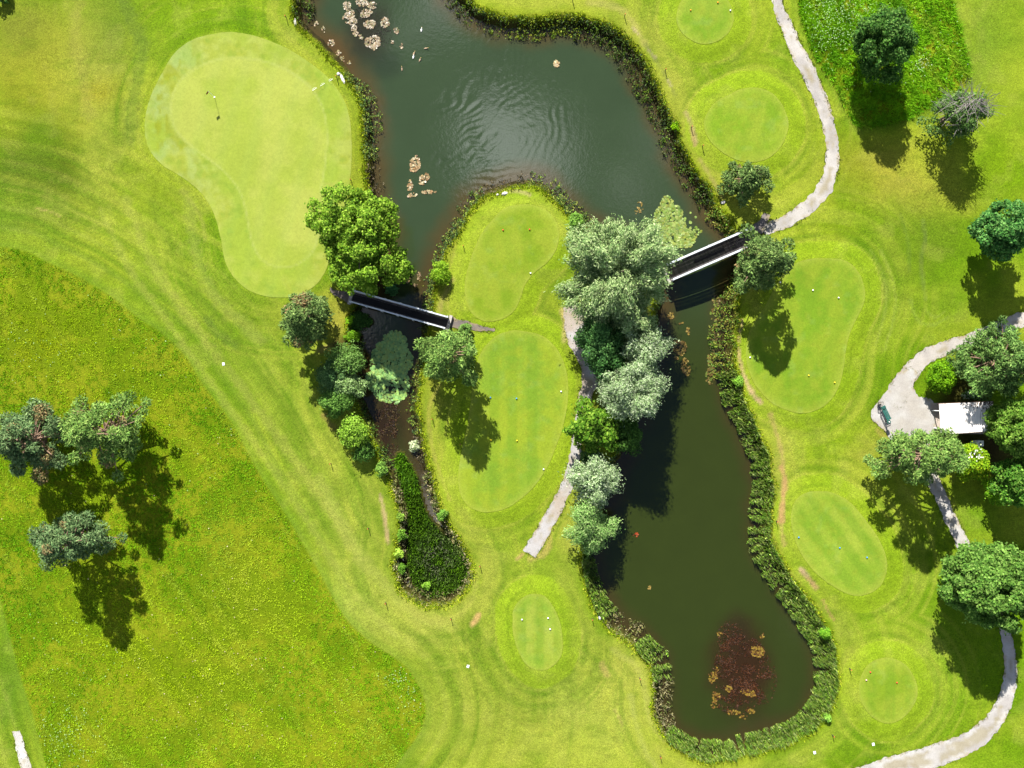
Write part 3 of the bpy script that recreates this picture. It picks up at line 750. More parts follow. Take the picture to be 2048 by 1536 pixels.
def tris(pos, length, width, lean, col):
    n = len(pos)
    a = R.random(n) * math.tau; s = np.stack([np.cos(a), np.sin(a), np.zeros(n)], 1) * (np.broadcast_to(width, n) * 0.5)[:, None]
    tip = pos.copy(); L = np.broadcast_to(length, n)
    tip[:, :2] += lean * L[:, None]; tip[:, 2] += L * np.sqrt(np.clip(1 - (lean ** 2).sum(1), 0.1, 1))
    V = np.stack([pos - s, pos + s, tip], 1).reshape(-1, 3)
    return V, np.arange(n * 3).reshape(-1, 3), np.repeat(col, 3, 0)

def leafquads(pos, nrm, L, W, col, along=None):
    """diamond leaves folded a little along the midrib"""
    n = len(pos); nrm = unit(nrm)
    t = along if along is not None else R.normal(size=(n, 3))
    t = unit(t - nrm * (t * nrm).sum(1, keepdims=True)); b = np.cross(nrm, t)
    L = np.broadcast_to(L, n)[:, None]; W = np.broadcast_to(W, n)[:, None]
    V = np.stack([pos - t * L * .5, pos + b * W * .5 + nrm * W * .12, pos + t * L * .5, pos - b * W * .5 + nrm * W * .12], 1).reshape(-1, 3)
    k = np.arange(n)[:, None] * 4
    Fc = np.concatenate([k + np.array([[0, 1, 2]]), k + np.array([[0, 2, 3]])])
    return V, Fc, np.repeat(col, 4, 0)

def join(parts):
    V, F_, C_ = [], [], []; n = 0
    for v, f, cc in parts:
        V.append(v); F_.append(f + n); C_.append(cc); n += len(v)
    return np.concatenate(V), np.concatenate(F_), np.concatenate(C_)

def tones(n, *tn, spread=0.16, f=None):
    t = np.array([(f or cl)(*k) for k in tn]); i = R.integers(0, len(t), n)
    return t[i] * (1 + spread * R.normal(size=(n, 1))).clip(0.5, 1.6)

def in_poly(poly, n):
    x0, y0 = poly.min(0); x1, y1 = poly.max(0)
    x0, x1, y0, y1 = max(x0, -60), min(x1, 60), max(y0, -47), min(y1, 47)
    x = R.uniform(x0, x1, n); y = R.uniform(y0, y1, n)
    k = seg_dist(x, y, poly) < -0.05
    return x[k], y[k], (x1 - x0) * (y1 - y0)

# ------------------------------------------------------------------ rough meadow
def meadow(name, poly, dens, label, hi, lo, dark, flowers, tall=0.16):
    x0, y0 = poly.min(0).clip([-60, -47], [60, 47]); x1, y1 = poly.max(0).clip([-60, -47], [60, 47])
    x, y, _ = in_poly(poly, int(dens * (x1 - x0) * (y1 - y0)))
    # tufts gather in hummocks
    hum = fbm(x, y, 0.55, 2, 601); k = R.random(len(x)) < smooth(0.22, 0.62, hum) * 0.9 + 0.1
    x, y = x[k], y[k]; hum = hum[k]
    n = len(x); nb = 4
    n1 = fbm(x, y, 6.0, 4, 602); n2 = fbm(x, y, 1.6, 3, 603)
    col = mix(cl(*lo)[None, :] * np.ones((n, 1)), cl(*hi), smooth(0.35, 0.65, n1))
    col = mix(col, cl(*dark), smooth(0.52, 0.68, n2) * 0.6)
    uu = x * 20 + 1024; vv = 768 - y * 20
    for px, py, rx, ry, tone, a in ((330,1360,120,110,(180,190,0),.5),(70,690,60,60,(184,186,20),.6),(380,1430,150,80,(150,172,40),.3),(500,1240,70,140,(170,182,40),.5),(110,640,120,60,(150,176,8),.5),(470,1120,60,120,(172,184,50),.5)):
        col = mix(col, cl(*tone), np.exp(-((uu - px) / rx) ** 2 - ((vv - py) / ry) ** 2) * a * (0.5 + n2))
    de = -seg_dist(x, y, poly)
    col = mix(col, cl(102, 156, 12), smooth(4.5, .4, de + 2.5 * (n2 - .5)) * .55)
    tr = vnoise((x * .8 + y * .6) * 1.1, (x * .6 - y * .8) * .05, 611) * .6 + vnoise((x * .8 + y * .6) * 2.6, (x * .6 - y * .8) * .08, 612) * .4
    col = mix(col, cl(172, 186, 56), smooth(.58, .8, tr) * .5)
    col = mix(col, cl(88, 138, 10), smooth(.42, .2, tr) * .4)
    # flattened dry wheel tracks and molehills lean the grass a little
    L = tall * (0.55 + 0.9 * hum) * R.uniform(0.7, 1.3, n)
    px_ = np.repeat(np.stack([x, y, hz(x, y) - 0.02], 1), nb, 0)
    m = n * nb
    a = R.random(m) * math.tau; lean = np.stack([np.cos(a), np.sin(a)], 1) * R.uniform(0.5, 0.93, m)[:, None]
    px_[:, :2] += lean * 0.05
    cb = np.repeat(col, nb, 0) * 1.06 * (1 + 0.15 * R.normal(size=(m, 1))).clip(0.6, 1.5)
    V, Fc, Cc = tris(px_, np.repeat(L, nb) * R.uniform(0.7, 1.2, m), R.uniform(0.05, 0.10, m), lean, cb)
    parts = [(V, Fc, Cc)]
    for px, py, rx, ry, cnt, tone in flowers:
        fx, fy = P(px + R.normal(size=cnt) * rx, py + R.normal(size=cnt) * ry)
        k = seg_dist(fx, fy, poly) < -0.2; fx, fy = fx[k], fy[k]; q = len(fx)
        nr = np.stack([R.normal(size=q) * .3, R.normal(size=q) * .3, np.ones(q)], 1)
        parts.append(leafquads(np.stack([fx, fy, hz(fx, fy) + tall * R.uniform(.8, 1.3, q)], 1), nr, R.uniform(.08, .16, q), R.uniform(.06, .12, q), tones(q, *tone)))
    V, Fc, Cc = join(parts)
    return obj(name, mesh(name, V, Fc, Cc, False, M_GRASS), label=label, cat="grass", kind="stuff")

W1 = ((168, 192, 136), (146, 178, 104)); W2 = ((176, 190, 150), (150, 176, 116)); PK = ((206, 184, 150), (196, 170, 140))
meadow("meadow_grass", MEAD_C, 72, "tall tufted rough grass filling the lower left", (158, 184, 26), (118, 164, 10), (92, 144, 10),
       [(130,1480,36,36,190,W1),(800,1350,22,10,40,W2),(820,1400,20,40,50,W1),(60,690,40,30,40,W1),(240,700,120,80,60,W1),(150,1340,60,60,60,W1),(350,1150,200,140,70,PK),(500,1400,140,80,90,PK),(450,900,100,80,30,W1)])
meadow("meadow_grass", MEAD2_C, 70, "lush deep green weeds of the rough patch in the upper right", (136, 190, 26), (84, 150, 8), (54, 118, 10),
       [(1670,40,36,34,420,W1),(1720,20,40,30,120,W1),(1640,60,30,60,160,W1),(1840,130,10,10,50,W2),(1800,100,90,60,120,W1)], 0.5)

# grass creeping over the path edges
pe = []
for o_ in EDGE:
    q = np.roll(o_, -1, 0); L_ = np.linalg.norm(q - o_, axis=1)
    i_ = R.choice(len(o_), int(L_.sum() * 16), p=L_ / L_.sum()); f = R.random(len(i_))[:, None]
    pe.append(o_[i_] * (1 - f) + q[i_] * f + R.normal(size=(len(i_), 2)) * .11)
pe = np.concatenate(pe); k = (np.abs(pe[:, 0]) < 56) & (np.abs(pe[:, 1]) < 43) & (fbm(pe[:, 0], pe[:, 1], .9, 2, 5) > .42); pe = pe[k]; n = len(pe)
a = R.random(n * 3) * math.tau; lean = np.stack([np.cos(a), np.sin(a)], 1) * R.uniform(.4, .95, n * 3)[:, None]
V, Fc, Cc = tris(np.repeat(np.column_stack([pe, hz(pe[:, 0], pe[:, 1])]), 3, 0), R.uniform(.08, .2, n * 3), R.uniform(.04, .08, n * 3), lean, tones(n * 3, (120,150,26), (150,160,50), (96,130,20), (176,168,90), spread=.2, f=lambda *k_: c(*k_, KEXP * .7)))
obj("path_edge_grass", mesh("path_edge_grass", V, Fc, Cc, False, M_GRASS), label="short grass creeping over the edges of the gravel paths", cat="grass", kind="stuff")

# a fringe of unmown grass along every bank
t = R.uniform(0, len(POND_C), 9000); i0 = t.astype(int) % len(POND_C); f = (t % 1)[:, None]
bp_ = POND_C[i0] * (1 - f) + POND_C[(i0 + 1) % len(POND_C)] * f
bp_ = bp_ + R.normal(size=bp_.shape) * 0.16
k = (np.abs(bp_[:, 0]) < 58) & (np.abs(bp_[:, 1]) < 45); bp_ = bp_[k]; n = len(bp_)
a = R.random(n * 4) * math.tau; lean = np.stack([np.cos(a), np.sin(a)], 1) * R.uniform(.3, .9, n * 4)[:, None]
p3 = np.repeat(np.column_stack([bp_, hz(bp_[:, 0], bp_[:, 1]) - .02]), 4, 0)
V, Fc, Cc = tris(p3, R.uniform(.15, .42, n * 4), R.uniform(.05, .11, n * 4), lean, tones(n * 4, (168,182,26), (140,170,20), (190,190,60), (110,140,20), spread=.2))
obj("bank_grass", mesh("bank_grass", V, Fc, Cc, False, M_GRASS), label="fringe of unmown yellow-green grass along the pond banks", cat="grass", kind="stuff")

# ------------------------------------------------------------------ reed belts
KIND = {   # tones, blade length, width, blades per square metre, leafy share
 'd': (((52,78,20),(70,100,20),(40,58,24),(92,118,24),(70,68,36)), (.35,.9), .06, 70, .45),
 'y': (((92,118,14),(60,84,14),(120,132,20),(36,52,20)), (.35,.8), .06, 70, .45),
 'b': (((96,82,58),(72,70,44),(124,112,86),(56,58,34)), (.3,.7), .05, 46, .35),
 'l': (((70,100,34),(112,138,44),(44,70,30),(140,150,60),(60,78,44)), (.4,.95), .07, 46, .85),
 'w': (((58,92,30),(84,120,34),(50,70,30),(110,124,50)), (.3,.8), .07, 40, .8),
 'm': (((118,120,60),(92,108,44),(140,130,84),(70,84,34),(152,140,104)), (.3,.8), .05, 62, .55),
 'g': (((104,144,40),(130,166,52),(80,116,40),(160,178,78),(142,154,90)), (.6,1.15), .05, 190, .05),
 'o': (((140,132,88),(112,106,66),(160,152,112),(86,80,44),(100,114,50)), (.3,.8), .06, 70, .55),
 'r': (((92,128,30),(124,148,44),(64,96,28),(136,138,52),(108,98,42)), (.5,1.1), .06, 58, .65)}
nP = len(POND); per = len(POND_C) // nP
belts = [(0,9,"dark reed clump at the top left corner of the pond"),(9,22,"leafy bank growth between the putting green and the pond"),
 (22,36,"low weeds on the left bank of the creek"),(36,60,"brownish weeds around the foot and right bank of the creek"),
 (60,76,"leafy reed belt around the tip of the grass spit"),(76,94,"undergrowth along the tree-lined left bank of the lower pond"),
 (94,108,"rushes and brown weeds along the lower left bank of the lower pond"),(108,122,"tall green rushes round the bottom right end of the lower pond"),
 (122,136,"tall rush belt along the right bank of the lower pond"),(136,156,"dark reeds along the right bank of the upper pond"),(156,nP,"shaded reeds along the top bank of the upper pond")]
belts = [b for b in belts if b[0] < nP]
for s0, s1, lab in belts:
    parts = []
    s1 = min(s1, nP)
    for s in range(s0, s1):
        p0, p1 = POND_XY[s], POND_XY[(s + 1) % nP]
        L = np.linalg.norm(p1 - p0); kd = POND[s][3]
        if kd == 'n' or L > 6 or L < 0.01: continue
        w0, w1 = POND[s][2] / 20.0, POND[(s + 1) % nP][2] / 20.0
        tn, (l0, l1), wd, den, leafy = KIND[kd]
        n = int(den * L * (w0 + w1) * 0.5 * 1.0) + 1
        tt = R.random(n); oo = R.random(n)
        ti = s * per + tt * per; ia = ti.astype(int) % len(POND_C); fr = (ti % 1)[:, None]
        q = POND_C[ia] * (1 - fr) + POND_C[(ia + 1) % len(POND_C)] * fr
        tg = unit(POND_C[(ia + 1) % len(POND_C)] - POND_C[ia]); inn = np.stack([-tg[:, 1], tg[:, 0]], 1)
        ww = (w0 * (1 - tt) + w1 * tt) * (.86 if kd == 'g' else 1) * (0.66 + 0.7 * fbm(q[:, 0], q[:, 1], 2.2, 3, 700))
        q = q + inn * (oo * ww + 0.08)[:, None]
        z = np.maximum(hz(q[:, 0], q[:, 1]), WATER_Z - 0.15)
        pos = np.column_stack([q, z - 0.03])
        clump = fbm(q[:, 0], q[:, 1], 0.8, 2, 701); kp = R.random(n) < smooth(0.15, 0.6, clump) + (.5 if kd == 'g' else .15)
        if kd in 'bom': kp &= R.random(n) < 0.85
        pos = pos[kp]; n = len(pos)
        if n == 0: continue
        L_ = R.uniform(l0, l1, n) * (0.7 + 0.6 * clump[kp])
        cc = tones(n, *tn, spread=.22)
        lf = R.random(n) < leafy
        nb = (~lf).sum()
        if nb:
            a = R.random(nb) * math.tau
            lean = np.stack([np.cos(a), np.sin(a)], 1) * R.uniform(.03, .24, nb)[:, None] + np.array([[0.05, -0.08]])
            parts.append(blades(pos[~lf], L_[~lf], wd * R.uniform(.7, 1.4, nb), lean, cc[~lf]))
        nl = lf.sum()
        if nl:
            rep = 3; bs = np.repeat(pos[lf], rep, 0); m = len(bs)
            bs[:, :2] += R.normal(size=(m, 2)) * .09; bs[:, 2] += R.random(m) * np.repeat(L_[lf], rep)
            nr = np.column_stack([R.normal(size=(m, 2)) * .6, np.ones(m)])
            parts.append(leafquads(bs, nr, R.uniform(.12, .30, m), R.uniform(.05, .12, m), np.repeat(cc[lf], rep, 0) * R.uniform(.8, 1.2, (m, 1))))
    if parts:
        V, Fc, Cc = join(parts)
        obj("reed_bed", mesh("reed_bed", V, Fc, Cc, False, M_REED), label=lab, cat="reeds", kind="stuff")

# the marsh: short dense sedge, paler in the middle
x, y, _ = in_poly(MARSH_C, 26000)
n = len(x); uu = x * 20 + 1024; vv = 768 - y * 20
pale = np.exp(-((uu - 872 - 16 * (fbm(x, y, .8, 2, 3) - .5)) / 34) ** 2 - ((vv - 1118) / 40) ** 2) * smooth(.3, .6, fbm(x, y, .9, 3, 9))
k = (R.random(n) > pale * 0.35) & (R.random(n) < smooth(.3, .5, fbm(x, y, .8, 3, 19)) + .12); x, y, pale = x[k], y[k], pale[k]; n = len(x)
col = mix(tones(n, (78,116,14), (94,136,18), (60,96,12), spread=.2), c(206,200,170), np.clip(pale, 0, 1) * (R.random(n) < .6))
a = R.random(n) * math.tau; lean = np.stack([np.cos(a), np.sin(a)], 1) * R.uniform(.1, .6, n)[:, None]
V, Fc, Cc = blades(np.column_stack([x, y, hz(x, y) - .03]), R.uniform(.25, .6, n), .07, lean, col)
parts = [(V, Fc, Cc)]
x, y, _ = in_poly(spline(PP([(789,925),(800,905),(812,920),(830,955),(834,985),(815,985),(806,975)]), 4), 2600)
n = len(x); a = R.random(n) * math.tau
parts.append(blades(np.column_stack([x, y, np.maximum(hz(x, y), WATER_Z)]), R.uniform(.5, .9, n), .1, np.stack([np.cos(a), np.sin(a)], 1) * R.uniform(.2, .8, n)[:, None], tones(n, (104,150,22), (80,124,16), (60,100,14))))
V, Fc, Cc = join(parts)
obj("marsh_sedge", mesh("marsh_sedge", V, Fc, Cc, False, M_REED), label="dense green sedge filling the dead end of the creek", cat="sedge", kind="stuff")

# ------------------------------------------------------------------ floating leaves and weed
def pads(name, label, cat, regions, tn, size, lift=0.015, fl=None, kind="stuff"):
    """regions: (x, y, rx, ry, angle, count) in plan units on the water"""
    parts = []
    for px, py, rx, ry, an, cnt in regions:
        r = np.sqrt(R.random(cnt)); th = R.random(cnt) * math.tau
        r = r ** .85
        rag = 0.72 + 0.6 * fbm(np.cos(th) * 1.5 + px, np.sin(th) * 1.5 + py, 1.5, 2, 5)
        ax_, ay_ = r * np.cos(th) * rx * rag, r * np.sin(th) * ry * rag
        ca, sa = math.cos(an), math.sin(an)
        X, Y = P(px + ax_ * ca - ay_ * sa, py + ax_ * sa + ay_ * ca, WATER_Z)
        # round leaf with a notch: 7-gon fan
        n = len(X); s = R.uniform(size[0], size[1], n) * .5
        a0 = R.random(n) * math.tau; m = 7
        ang = a0[:, None] + np.linspace(0.25, math.tau - 0.25, m)[None, :]
        tilt = R.normal(size=(n, 2)) * .10
        ring = np.stack([np.cos(ang) * s[:, None], np.sin(ang) * s[:, None]], -1)
        zz = WATER_Z + lift + R.random(n) * .05
        rz_ = zz[:, None] + (ring * tilt[:, None, :]).sum(-1)
        V = np.concatenate([np.stack([X, Y, zz], 1)[:, None, :], np.concatenate([ring + np.stack([X, Y], 1)[:, None, :], rz_[..., None]], -1)], 1).reshape(-1, 3)
        b = np.arange(n)[:, None] * (m + 1)
        Fc = np.concatenate([b + np.array([[0, j + 1, j + 2]]) for j in range(m - 1)])
        parts.append((V, Fc, np.repeat(tones(n, *tn, spread=.14, f=c) * 1.25, m + 1, 0)))
    V, Fc, Cc = join(parts)
    return obj(name, mesh(name, V, Fc, Cc, False, M_PAD), label=label, cat=cat, kind=kind)

LIME = ((148,180,72),(168,194,92),(128,162,60),(184,200,106),(172,182,70))
pads("lily_pads", "bright lily pad raft beside the big willow and right footbridge", "lily pads",
     [(1345,470,44,24,.15,420),(1340,440,34,30,.2,330),(1335,412,14,18,0,110),(1370,478,22,16,.3,130),(1312,462,20,10,.4,90),(1345,450,52,44,.1,60),(1395,462,8,10,0,10)], LIME, (.2,.34))
pads("lily_pads", "shaded blue-green lily pad raft below the left footbridge", "lily pads",
     [(784,720,40,46,.1,760),(780,770,36,34,.3,420),(750,760,22,22,.5,190),(790,690,26,28,0,260)], ((158,214,116),(174,226,124),(140,196,104),(186,230,116),(190,220,104)), (.22,.36))
WARM = ((206,184,146),(186,162,126),(216,202,176),(190,154,108),(168,140,100),(150,150,86))
pads("floating_leaves", "ring of pale pinkish floating leaves at the top of the upper pond", "floating leaves",
     [(694,12,9,10,0,70),(699,34,11,13,.6,130),(706,42,7,8,0,60),(724,4,11,8,0,80),(743,12,9,7,-.5,60),(732,26,12,8,-.4,100),(740,49,11,8,0,110),(771,46,8,10,0,90),(708,58,5,6,0,26),(711,68,5,5,0,22),(722,75,5,5,0,24),(745,84,17,11,-.1,190),(747,95,6,5,0,36),(793,62,5,6,0,26),(784,84,5,3,0,8),(803,92,3,5,0,8)], WARM, (.10,.19), .02)
pads("floating_leaves", "two tan leaf rafts in the middle of the upper pond", "floating leaves",
     [(830,330,10,18,.1,120),(848,358,8,12,.5,60),(820,372,5,12,0,40),(858,384,14,3,0,30),(824,390,9,4,0,22)], ((206,176,120),(190,150,100),(222,200,150),(170,130,80)), (.12,.24), .02)
pads("floating_leaves", "lone tan leaf cluster in the upper right of the pond", "floating leaves", [(1113,127,6,7,0,34)], ((206,176,120),(190,150,90),(226,206,150)), (.12,.22), .02)
pads("floating_leaves", "scattered leaf bits along the shallow bank by the putting green", "floating leaves",
     [(646,60,4,6,0,10),(662,86,7,6,0,20),(676,106,6,5,0,16),(684,118,6,6,0,14),(632,48,5,5,0,10),(698,126,4,4,0,6)], ((206,170,130),(170,150,80),(190,180,140)), (.1,.2), .02)
pads("floating_leaves", "orange-brown leaf patches along the left side of the lower pond arm", "floating leaves",
     [(1360,695,14,14,.2,110),(1372,735,8,16,-.2,70),(1342,632,6,8,0,22),(1376,662,3,8,0,14),(1362,646,4,3,0,6),(1352,716,4,4,0,8)], ((164,138,56),(146,116,48),(176,152,76),(130,100,42)), (.12,.24), .02)
pads("floating_leaves", "yellow and orange leaf patches on the sunken brown weed", "floating leaves",
     [(1516,1303,15,12,.2,150),(1426,1355,9,12,0,60),(1457,1377,7,6,0,40),(1496,1386,14,6,.25,70),(1432,1392,8,9,0,46),(1468,1425,12,5,.1,44),(1502,1423,7,5,0,26),(1440,1268,6,4,0,12),(1524,1272,4,6,0,10),(1432,1340,4,10,0,16),(1430,1410,8,8,0,18),(1488,1434,10,4,0,14)], ((166,132,44),(178,148,56),(136,98,38),(124,84,34)), (.1,.2), .03)
pads("floating_leaves", "lime lily leaves and brown leaves along the right bank below the right footbridge", "floating leaves",
     [(1434,600,8,12,0,26),(1430,630,10,14,0,30),(1428,670,10,26,0,70),(1424,720,9,26,0,80),(1420,750,8,20,0,50),(1415,425,6,5,0,10)], ((140,158,58),(128,104,48),(140,122,54),(112,132,40)), (.12,.26), .02)
pads("floating_leaves", "few tan leaves floating left of the bright lily raft", "floating leaves", [(1280,414,6,12,0,22),(1272,424,3,4,0,6)], ((180,150,70),(150,130,60)), (.1,.2), .02)
pads("floating_leaves", "tan leaf bits in the tree shade by the spit", "floating leaves", [(838,552,4,8,0,14),(830,570,4,3,0,6),(816,560,4,6,0,8)], ((170,140,90),(150,120,80)), (.12,.22), .02)
pads("floating_leaves", "small orange-red leaf cluster alone in the lower pond", "floating leaves", [(1271,1070,5,4,0,16)], ((214,84,30),(190,70,30),(170,90,40)), (.1,.2), .01)
pads("floating_leaves", "tiny tan leaf cluster left of centre in the lower pond", "floating leaves", [(1299,1174,4,4,0,9)], ((190,160,80),), (.1,.18), .02)

def weed(name, label, regions, tn, h=.06):
    parts = []
    for px, py, rx, ry, cnt in regions:
        r = np.sqrt(R.random(cnt)); th = R.random(cnt) * math.tau
        X, Y = P(px + r * np.cos(th) * rx, py + r * np.sin(th) * ry, WATER_Z)
        k = R.random(cnt) < smooth(.32, .62, fbm(X, Y, .7, 3, 31)); X, Y = X[k], Y[k]; n = len(X)
        nr = np.column_stack([R.normal(size=(n, 2)) * .35, np.ones(n)])
        parts.append(leafquads(np.column_stack([X, Y, WATER_Z + .004 + R.random(n) * h]), nr, R.uniform(.12, .3, n), R.uniform(.03, .08, n), tones(n, *tn, spread=.25, f=c)))
    V, Fc, Cc = join(parts)
    return obj(name, mesh(name, V, Fc, Cc, False, M_REED), label=label, cat="water weed", kind="stuff")
weed("water_weed", "large reddish-brown weed mat breaking the lower pond surface", [(1484,1345,58,76,4600),(1470,1400,40,30,900),(1460,1275,26,34,420),(1520,1360,34,50,900)], ((112,62,30),(92,48,24),(134,78,38),(80,52,30)))
weed("water_weed", "reddish-brown weed mat in the creek below the lily raft", [(778,840,24,58,1500),(768,800,22,18,420),(788,880,10,28,280)], ((70,40,22),(56,32,18),(96,58,30),(120,98,46)))
weed("water_weed", "dark sunken weed inside the ring of floating leaves", [(735,40,36,46,500),(762,70,22,24,160)], ((62,50,38),(50,46,36)), .02)

# ------------------------------------------------------------------ trees
def shell(n, bias=-0.25):
    """directions over a sphere, mostly the upper and outer part"""
    d = unit(R.normal(size=(int(n * 1.7) + 8, 3)))
    return d[d[:, 2] > bias][:n] if (d[:, 2] > bias).sum() >= n else d[:n]

def crown_blobs(rx, ry, zc, rz, nb, rb, seed, squash=1.0, lump=0.35, fill=0.55):
    rr = np.random.default_rng(seed)
    d = unit(rr.normal(size=(nb, 3)))
    d[:, 2] = np.where(d[:, 2] < -0.75, -d[:, 2], d[:, 2])
    core = rr.random(nb) < 0.22
    rad = np.where(core, 0.15 + 0.45 * rr.random(nb), fill + (1 - fill) * rr.random(nb) ** 0.6)
    wob = 1 + lump * (vnoise(d[:, 0] * 1.7 + seed, d[:, 1] * 1.7 + d[:, 2] * 1.3, seed) - 0.5) * 2
    cen = d * (rad * wob)[:, None] * np.array([rx, ry, rz]) * (1 - rb * 0.75)
    cen[:, 2] += zc
    r = rb * min(rx, ry) * rr.uniform(0.6, 1.25, nb) * np.where(core, 1.5, 1.0)
    cen[:, 2] = np.maximum(cen[:, 2], r * 0.6)
    return cen, r

def trunk_mesh(name, h, r0, blobs, mat, nl=14, lean=(0, 0), limb_r=0.35, fork=0.35, base=(0, 0)):
    mb = MB()
    top = np.array([lean[0], lean[1], h])
    ts = np.linspace(0, 1, 7)
    pts = np.array([[top[0] * t ** 1.3 + base[0] + 0.12 * math.sin(4 * t + h), top[1] * t ** 1.3 + base[1] + 0.12 * math.cos(3 * t + h), h * t - 0.15 * (t == 0)] for t in ts])
    mb.tube(pts, r0 * (1.25 - 1.1 * ts).clip(.12), 8)
    if len(blobs):
        idx = R.permutation(len(blobs))[:nl]
        for b in blobs[idx]:
            t = np.clip(b[2] / h * R.uniform(.45, .8), .18, .9); i = t * 6; j = int(i)
            s = pts[j] * (1 - (i - j)) + pts[min(j + 1, 6)] * (i - j)
            m = (s + b) / 2 + np.array([0, 0, 0.06 * np.linalg.norm(b - s)]) + R.normal(size=3) * .15
            rr = r0 * limb_r * R.uniform(.7, 1.2)
            mb.tube([s, m, b], [rr, rr * .65, rr * .22], 5, False)
    return mb.build(name, mat, True)

def leaf_cloud(cen, r, per, L, W, tn, spread=.15, up=.5, droop=None, jit=.35, flat=1.0, spray=0.0, mid=None):
    P_, N_, C_, A_ = [], [], [], []
    tn = np.array([cl(*k) for k in tn])
    mid = cen.mean(0) if mid is None else mid
    for b, q in zip(cen, r):
        n = max(int(per * 1.6 * q * q), 6)
        d = shell(n, -0.5); n = len(d)
        s = q * (0.42 + 0.62 * R.random(n) ** 0.6)
        s = np.where(R.random(n) < .10, s * R.uniform(1.1, 1.55, n), s)
        sc_ = R.uniform(.75, 1.3, 3) * np.array([1, 1, flat])
        pos = b + d * s[:, None] * sc_
        out = unit((b - mid) * np.array([1, 1, .6]) + 1e-3)
        if spray: pos = pos + out * (R.normal(size=n) * spray * q)[:, None]
        nr = d * 0.7 + np.array([0, 0, up]) + R.normal(size=(n, 3)) * jit
        mixc = tn[R.integers(0, len(tn), n)] * (1 + .10 * R.normal()) * (1 + spread * R.normal(size=(n, 1))).clip(.5, 1.6)
        P_.append(pos); N_.append(nr); C_.append(mixc); A_.append(np.repeat(out[None, :], n, 0))
    P_, N_, C_, A_ = map(np.concatenate, (P_, N_, C_, A_))
    P_[:, 2] = np.maximum(P_[:, 2], .08 + .2 * R.random(len(P_)))
    n = len(P_)
    al = None
    if droop is not None: al = R.normal(size=(n, 3)) * .5 + A_ * (1.0 if spray else 0) + np.array([0, 0, -droop])
    return leafquads(P_, N_, L * R.uniform(.5, 1.15, n), W * R.uniform(.55, 1.2, n), C_, al)

BASES = []
def tree_root(name, label, cat, px, py, z, group=None):
    x, y = P(px, py, z)
    z0 = float(hz(x, y))
    BASES.append((px, py))
    return obj(name, None, loc=(float(x), float(y), z0), label=label, cat=cat, group=group)

def broadleaf(name, label, px, py, rx, ry, h, tn, seed, nb=70, rb=.27, L=.30, W=.20, per=300, zc=None, rz=None, droop=None, lump=.35, cat="tree", bark=None, group=None, flat=1.0, up=.5, fill=.55, jit=.35, mat=None, lobes=None, spray=0.0):
    zc = zc if zc is not None else h * .52; rz = rz if rz is not None else h * .47
    k = (HC - zc) / FPX
    t = tree_root(name, label, cat, px, py, zc, group)
    cen, r = crown_blobs(rx * k, ry * k, zc, rz, nb, rb, seed, lump=lump, fill=fill)
    if lobes:
        cs, rs = [], []
        for ox, oy, sx, sy, sz, frac in lobes:
            a, b = crown_blobs(sx * k, sy * k, zc + sz, rz * .9, int(nb * frac), rb, seed + 200 + int(ox), lump=lump, fill=fill)
            a[:, 0] += ox * k; a[:, 1] -= oy * k; cs.append(a); rs.append(b)
        cen, r = np.concatenate(cs), np.concatenate(rs)
    obj("trunk", trunk_mesh("trunk", h * .8, .05 + h * .022, cen, bark or M_BARK), t)
    V, Fc, Cc = leaf_cloud(cen, r, per, L, W, tn, droop=droop, flat=flat, up=up, jit=jit, spray=spray)
    obj("crown", mesh("crown", V, Fc, Cc, False, mat or M_LEAF), t)
    return t

